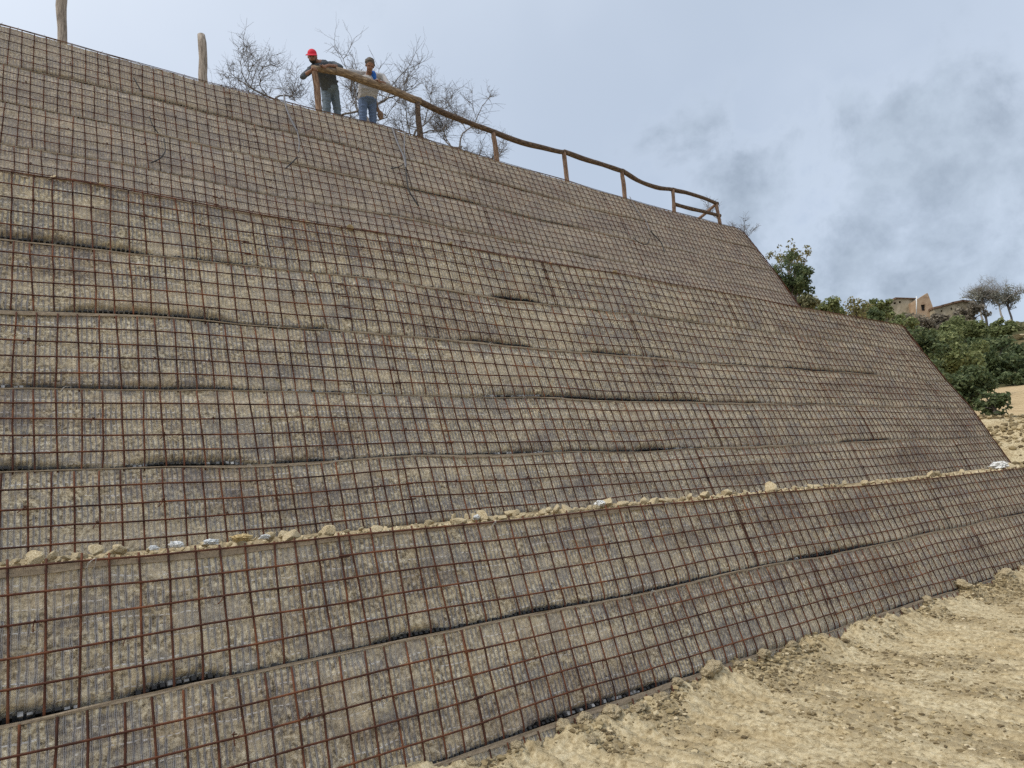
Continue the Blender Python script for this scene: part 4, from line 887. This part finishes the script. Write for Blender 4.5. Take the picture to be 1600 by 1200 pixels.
def head_parts(c, f, w):
    f = unit(f); w = np.array(w, float); w = unit(w-f*(w@f)); s = np.cross(f, w); Rm = np.stack([s, f, w], 1); c = np.array(c)
    L = lambda x, y, z: c + Rm@np.array([x, y, z])
    P = [ball(L(0, -.008, .022), (.076, .096, .094), Rm, 3), ball(L(0, .018, -.038), (.060, .072, .078), Rm, 3), ball(L(0, .050, -.092), (.032, .030, .024), Rm), ball(L(0, .097, -.028), (.014, .020, .014), Rm), ball(L(0, .088, -.004), (.010, .014, .026), Rm),
         ball(L(0, .074, .012), (.052, .020, .012), Rm), ball(L(0, .082, -.060), (.026, .012, .008), Rm), ball(L(.078, -.005, -.012), (.012, .018, .032), Rm), ball(L(-.078, -.005, -.012), (.012, .018, .032), Rm)]
    return P, L, Rm
def hand_parts(wrist, palm, d1, d2, spread, thumb=1):
    """palm resting on a log; four fingers over it along d1 then d2, thumb from the side of the palm"""
    wrist, palm = np.array(wrist), np.array(palm); d1, d2, sp = unit(d1), unit(d2), unit(spread); up = np.cross(d1, sp); Rm = np.stack([sp, d1, up], 1)
    P = [ball(palm, (.043, .050, .017), Rm)] + limb(wrist, palm-d1*.02, .026, .024)
    for k, L in enumerate((.068, .078, .074, .058)):
        b0 = palm + sp*(-.031+.0205*k) + d1*.040; b1 = b0 + unit(d1*.9+d2*.35)*L*.45; b2 = b1 + unit(d1*.25+d2)*L*.35; b3 = b2 + unit(d2-d1*.35)*L*.28
        P += limb(b0, b1, .0095, .009) + limb(b1, b2, .009, .0085) + limb(b2, b3, .0085, .0075)
    t0 = palm - sp*.036*thumb - d1*.018; t1 = t0 + unit(-sp*thumb*.8+d1*.7)*.036; t2 = t1 + unit(-sp*thumb*.1+d1*.8+d2*.5)*.034
    return P + limb(t0, t1, .012, .0105) + limb(t1, t2, .0105, .009)
def person(j, label, look, up, upper, lower, cap, hair):
    """j: joints seen at (column, row, depth); limbs are checked to keep human lengths"""
    J = {k: np.array(at(*v)) for k, v in j.items()}
    gz = 8.66
    for sd in 'lr': J['foot_'+sd] = np.array([J['knee_'+sd][0]+.01, J['knee_'+sd][1]+.06, gz+.09])
    e = tag(empty('person', (J['pelvis'][0], J['pelvis'][1], gz)), label, 'person', 'workers on the crest')
    e.location = (0, 0, 0)
    H, L, Rm = head_parts(J['head'], look, up)
    skin = list(H) + limb(J['neck']-np.array([0, 0, .03]), L(0, -.02, -.05), .055, .052)
    tor = []
    sh = J['sh_l']-J['sh_r']; sd = unit(sh)
    for k in (-.10, 0, .10):
        tor += limb(J['chest']+sd*k, J['pelvis']+sd*k*.9, .118, .112)
    tor += limb(J['sh_l']*.9+J['sh_r']*.1, J['sh_r']*.9+J['sh_l']*.1, .072, .072) + limb((J['sh_l']+J['sh_r'])/2, J['chest'], .115, .14)
    skin += limb(J['neck'], J['chest'], .06, .08)
    sleeve = []
    for s_, th in (('l', 1), ('r', -1)):
        S, E_, W = J['sh_'+s_], J['el_'+s_], J['wr_'+s_]
        skin += limb(S, E_, .044, .040) + limb(E_, W, .041, .027)
        m = E_ + (W-E_)*(.30 if upper == 'slate' else .62)
        sleeve += limb(S, E_, .068, .056) + limb(E_, m, .056, .050 if upper == 'slate' else .045)
        P = J['hd_'+s_]; skin += hand_parts(W, P, (0.0, -1, -.15), (0, .25, -1), (1, 0, -.12), th)
    leg = []; boots = []
    for s_ in 'lr':
        hp, kn, ft = J['hip_'+s_], J['knee_'+s_], J['foot_'+s_]
        skin += limb(hp, kn, .07, .05) + limb(kn, ft, .05, .035)
        leg += limb(hp, kn, .100, .078) + limb(kn, ft+np.array([0, 0, .03]), .076, .068)
        boots += limb(ft+np.array([0, .03, -.03]), ft+np.array([0, -.16, -.05]), .052, .042) + limb(ft, ft+np.array([0, 0, .10]), .052, .055)
    leg += limb(J['pelvis']+sd*.075, J['pelvis']-sd*.075, .125, .125) + limb(J['pelvis'], (J['hip_l']+J['hip_r'])/2, .12, .10)
    body = fuse('body', skin, .0075, 2, M['skin'], e)
    fuse('shirt', tor+sleeve, .012, 4, M[upper], e, .007, 3)
    fuse('trousers', leg, .012, 3, M[lower], e, .008, 6)
    fuse('boots', boots, .012, 2, M['boot'], e)
    for x in (-.031, .031):
        V, F = ball(L(x, .079, -.001), (.012, .009, .008), Rm); link('eye', mesh('eye', V, F), M['eye'], body)
    pc = J['pelvis'] + np.array([0, 0, .085]); q = np.linspace(0, 2*math.pi, 25)
    V, F = tube([pc + sd*.205*math.cos(a) + np.cross(sd, [0, 0, 1])*.135*math.sin(a) for a in q], .016, 6, False); link('belt', mesh('belt', V, F), M['belt'], e)
    if cap:
        dome = [ball(L(0, -.014, .046), (.085, .104, .082), Rm, 3)]
        a = np.linspace(-.80, .80, 13); V = []; F = []
        for z in (.048, .040):
            for rr, dz in ((.088, 0), (.135, -.006), (.172, -.022)):
                V += [L(math.sin(t)*rr*.88, math.cos(t)*rr-.005, z+dz) for t in a]
        n = 13
        for lay in (0, 3):
            for i in range(2):
                for k in range(n-1):
                    b0 = (lay+i)*n+k; F.append((b0, b0+1, b0+n+1, b0+n) if lay == 0 else (b0, b0+n, b0+n+1, b0+1))
        for k in range(n-1): F.append((2*n+k, 2*n+k+1, 5*n+k+1, 5*n+k)); F.append((k, 3*n+k, 3*n+k+1, k+1))
        for k in (0, n-1):
            for i in range(2): F.append((i*n+k, (i+1)*n+k, (i+4)*n+k, (i+3)*n+k))
        c_ = fuse('cap', dome, .008, 2, M['cap'], e); link('visor', mesh('visor', V, F), M['cap'], c_)
        fuse('beard', [ball(L(0, .030, -.075), (.060, .064, .050), Rm), ball(L(.052, .01, -.045), (.018, .035, .045), Rm), ball(L(-.052, .01, -.045), (.018, .035, .045), Rm)], .008, 1, M['beard'], e, .004)
        fuse('hair', [ball(L(0, -.045, .0), (.080, .070, .06), Rm)], .009, 1, M['beard'], e, .004)
    else:
        fuse('hair', [ball(L(0, -.022, .058), (.092, .104, .090), Rm, 3), ball(L(.066, -.012, .02), (.026, .05, .055), Rm), ball(L(-.066, -.012, .02), (.026, .05, .055), Rm), ball(L(0.01, .05, .092), (.055, .03, .026), Rm)], .008, 1, M['hair'], e, .012, 5)
        cen = (J['sh_l']+J['sh_r'])/2; fr = np.array([0, -1, -.1])
        fuse('tshirt', [ball(cen + fr*.115 + np.array([0, 0, -.085]), (.066, .085, .125)), ball(cen + fr*.03 + np.array([0, 0, .02]), (.085, .075, .05))], .010, 2, M['blue'], e)
    return e, J
p1, J1 = person(dict(head=(488, 88, 11.42), neck=(501, 98, 11.58), chest=(508, 112, 11.62), pelvis=(515, 137, 11.78), sh_r=(491, 104, 11.52), sh_l=(521, 101, 11.66), el_r=(473, 120, 11.36), wr_r=(483, 112, 11.26), hd_r=(490, 107.5, 11.24),
    el_l=(532, 105, 11.40), wr_l=(514, 102, 11.27), hd_l=(505, 104, 11.25), hip_r=(509, 141, 11.80), hip_l=(522, 142, 11.80), knee_r=(511, 170, 11.76), knee_l=(527, 172, 11.84)),
    'bearded worker in red cap and dark shirt bending over the first railing post', (-.42, -.75, -.62), (-.25, -.45, 1), 'slate', 'work', True, None)
p2, J2 = person(dict(head=(578, 102, 11.44), neck=(577, 112.5, 11.60), chest=(577, 128, 11.68), pelvis=(574, 154, 11.84), sh_r=(559, 115, 11.74), sh_l=(598, 120, 11.70), el_r=(544, 112, 11.58), wr_r=(534, 110.5, 11.44), hd_r=(529, 108.5, 11.35),
    el_l=(607, 133, 11.56), wr_l=(599, 129, 11.38), hd_l=(591, 126.5, 11.31), hip_r=(567, 158, 11.86), hip_l=(581, 159, 11.86), knee_r=(567, 186, 11.84), knee_l=(583, 188, 11.88)),
    'grey-haired worker in pale open shirt over blue tee leaning on the handrail', (-.20, -.78, -.68), (-.05, -.45, 1), 'linen', 'jeans', False, True)
pc = J2['pelvis'] + np.array([.27, .0, -.28]); o = fuse('tool_pouch', [ball(pc, (.07, .05, .10)), ball(pc+np.array([-.05, 0, .10]), (.05, .03, .06))] + limb(pc+np.array([-.03, 0, .10]), J2['pelvis']+np.array([.17, 0, .07]), .015, .015), .009, 2, M['post'], None, .006); tag(o, 'brown leather tool pouch hanging at the hip of the grey-haired worker', 'tool pouch')
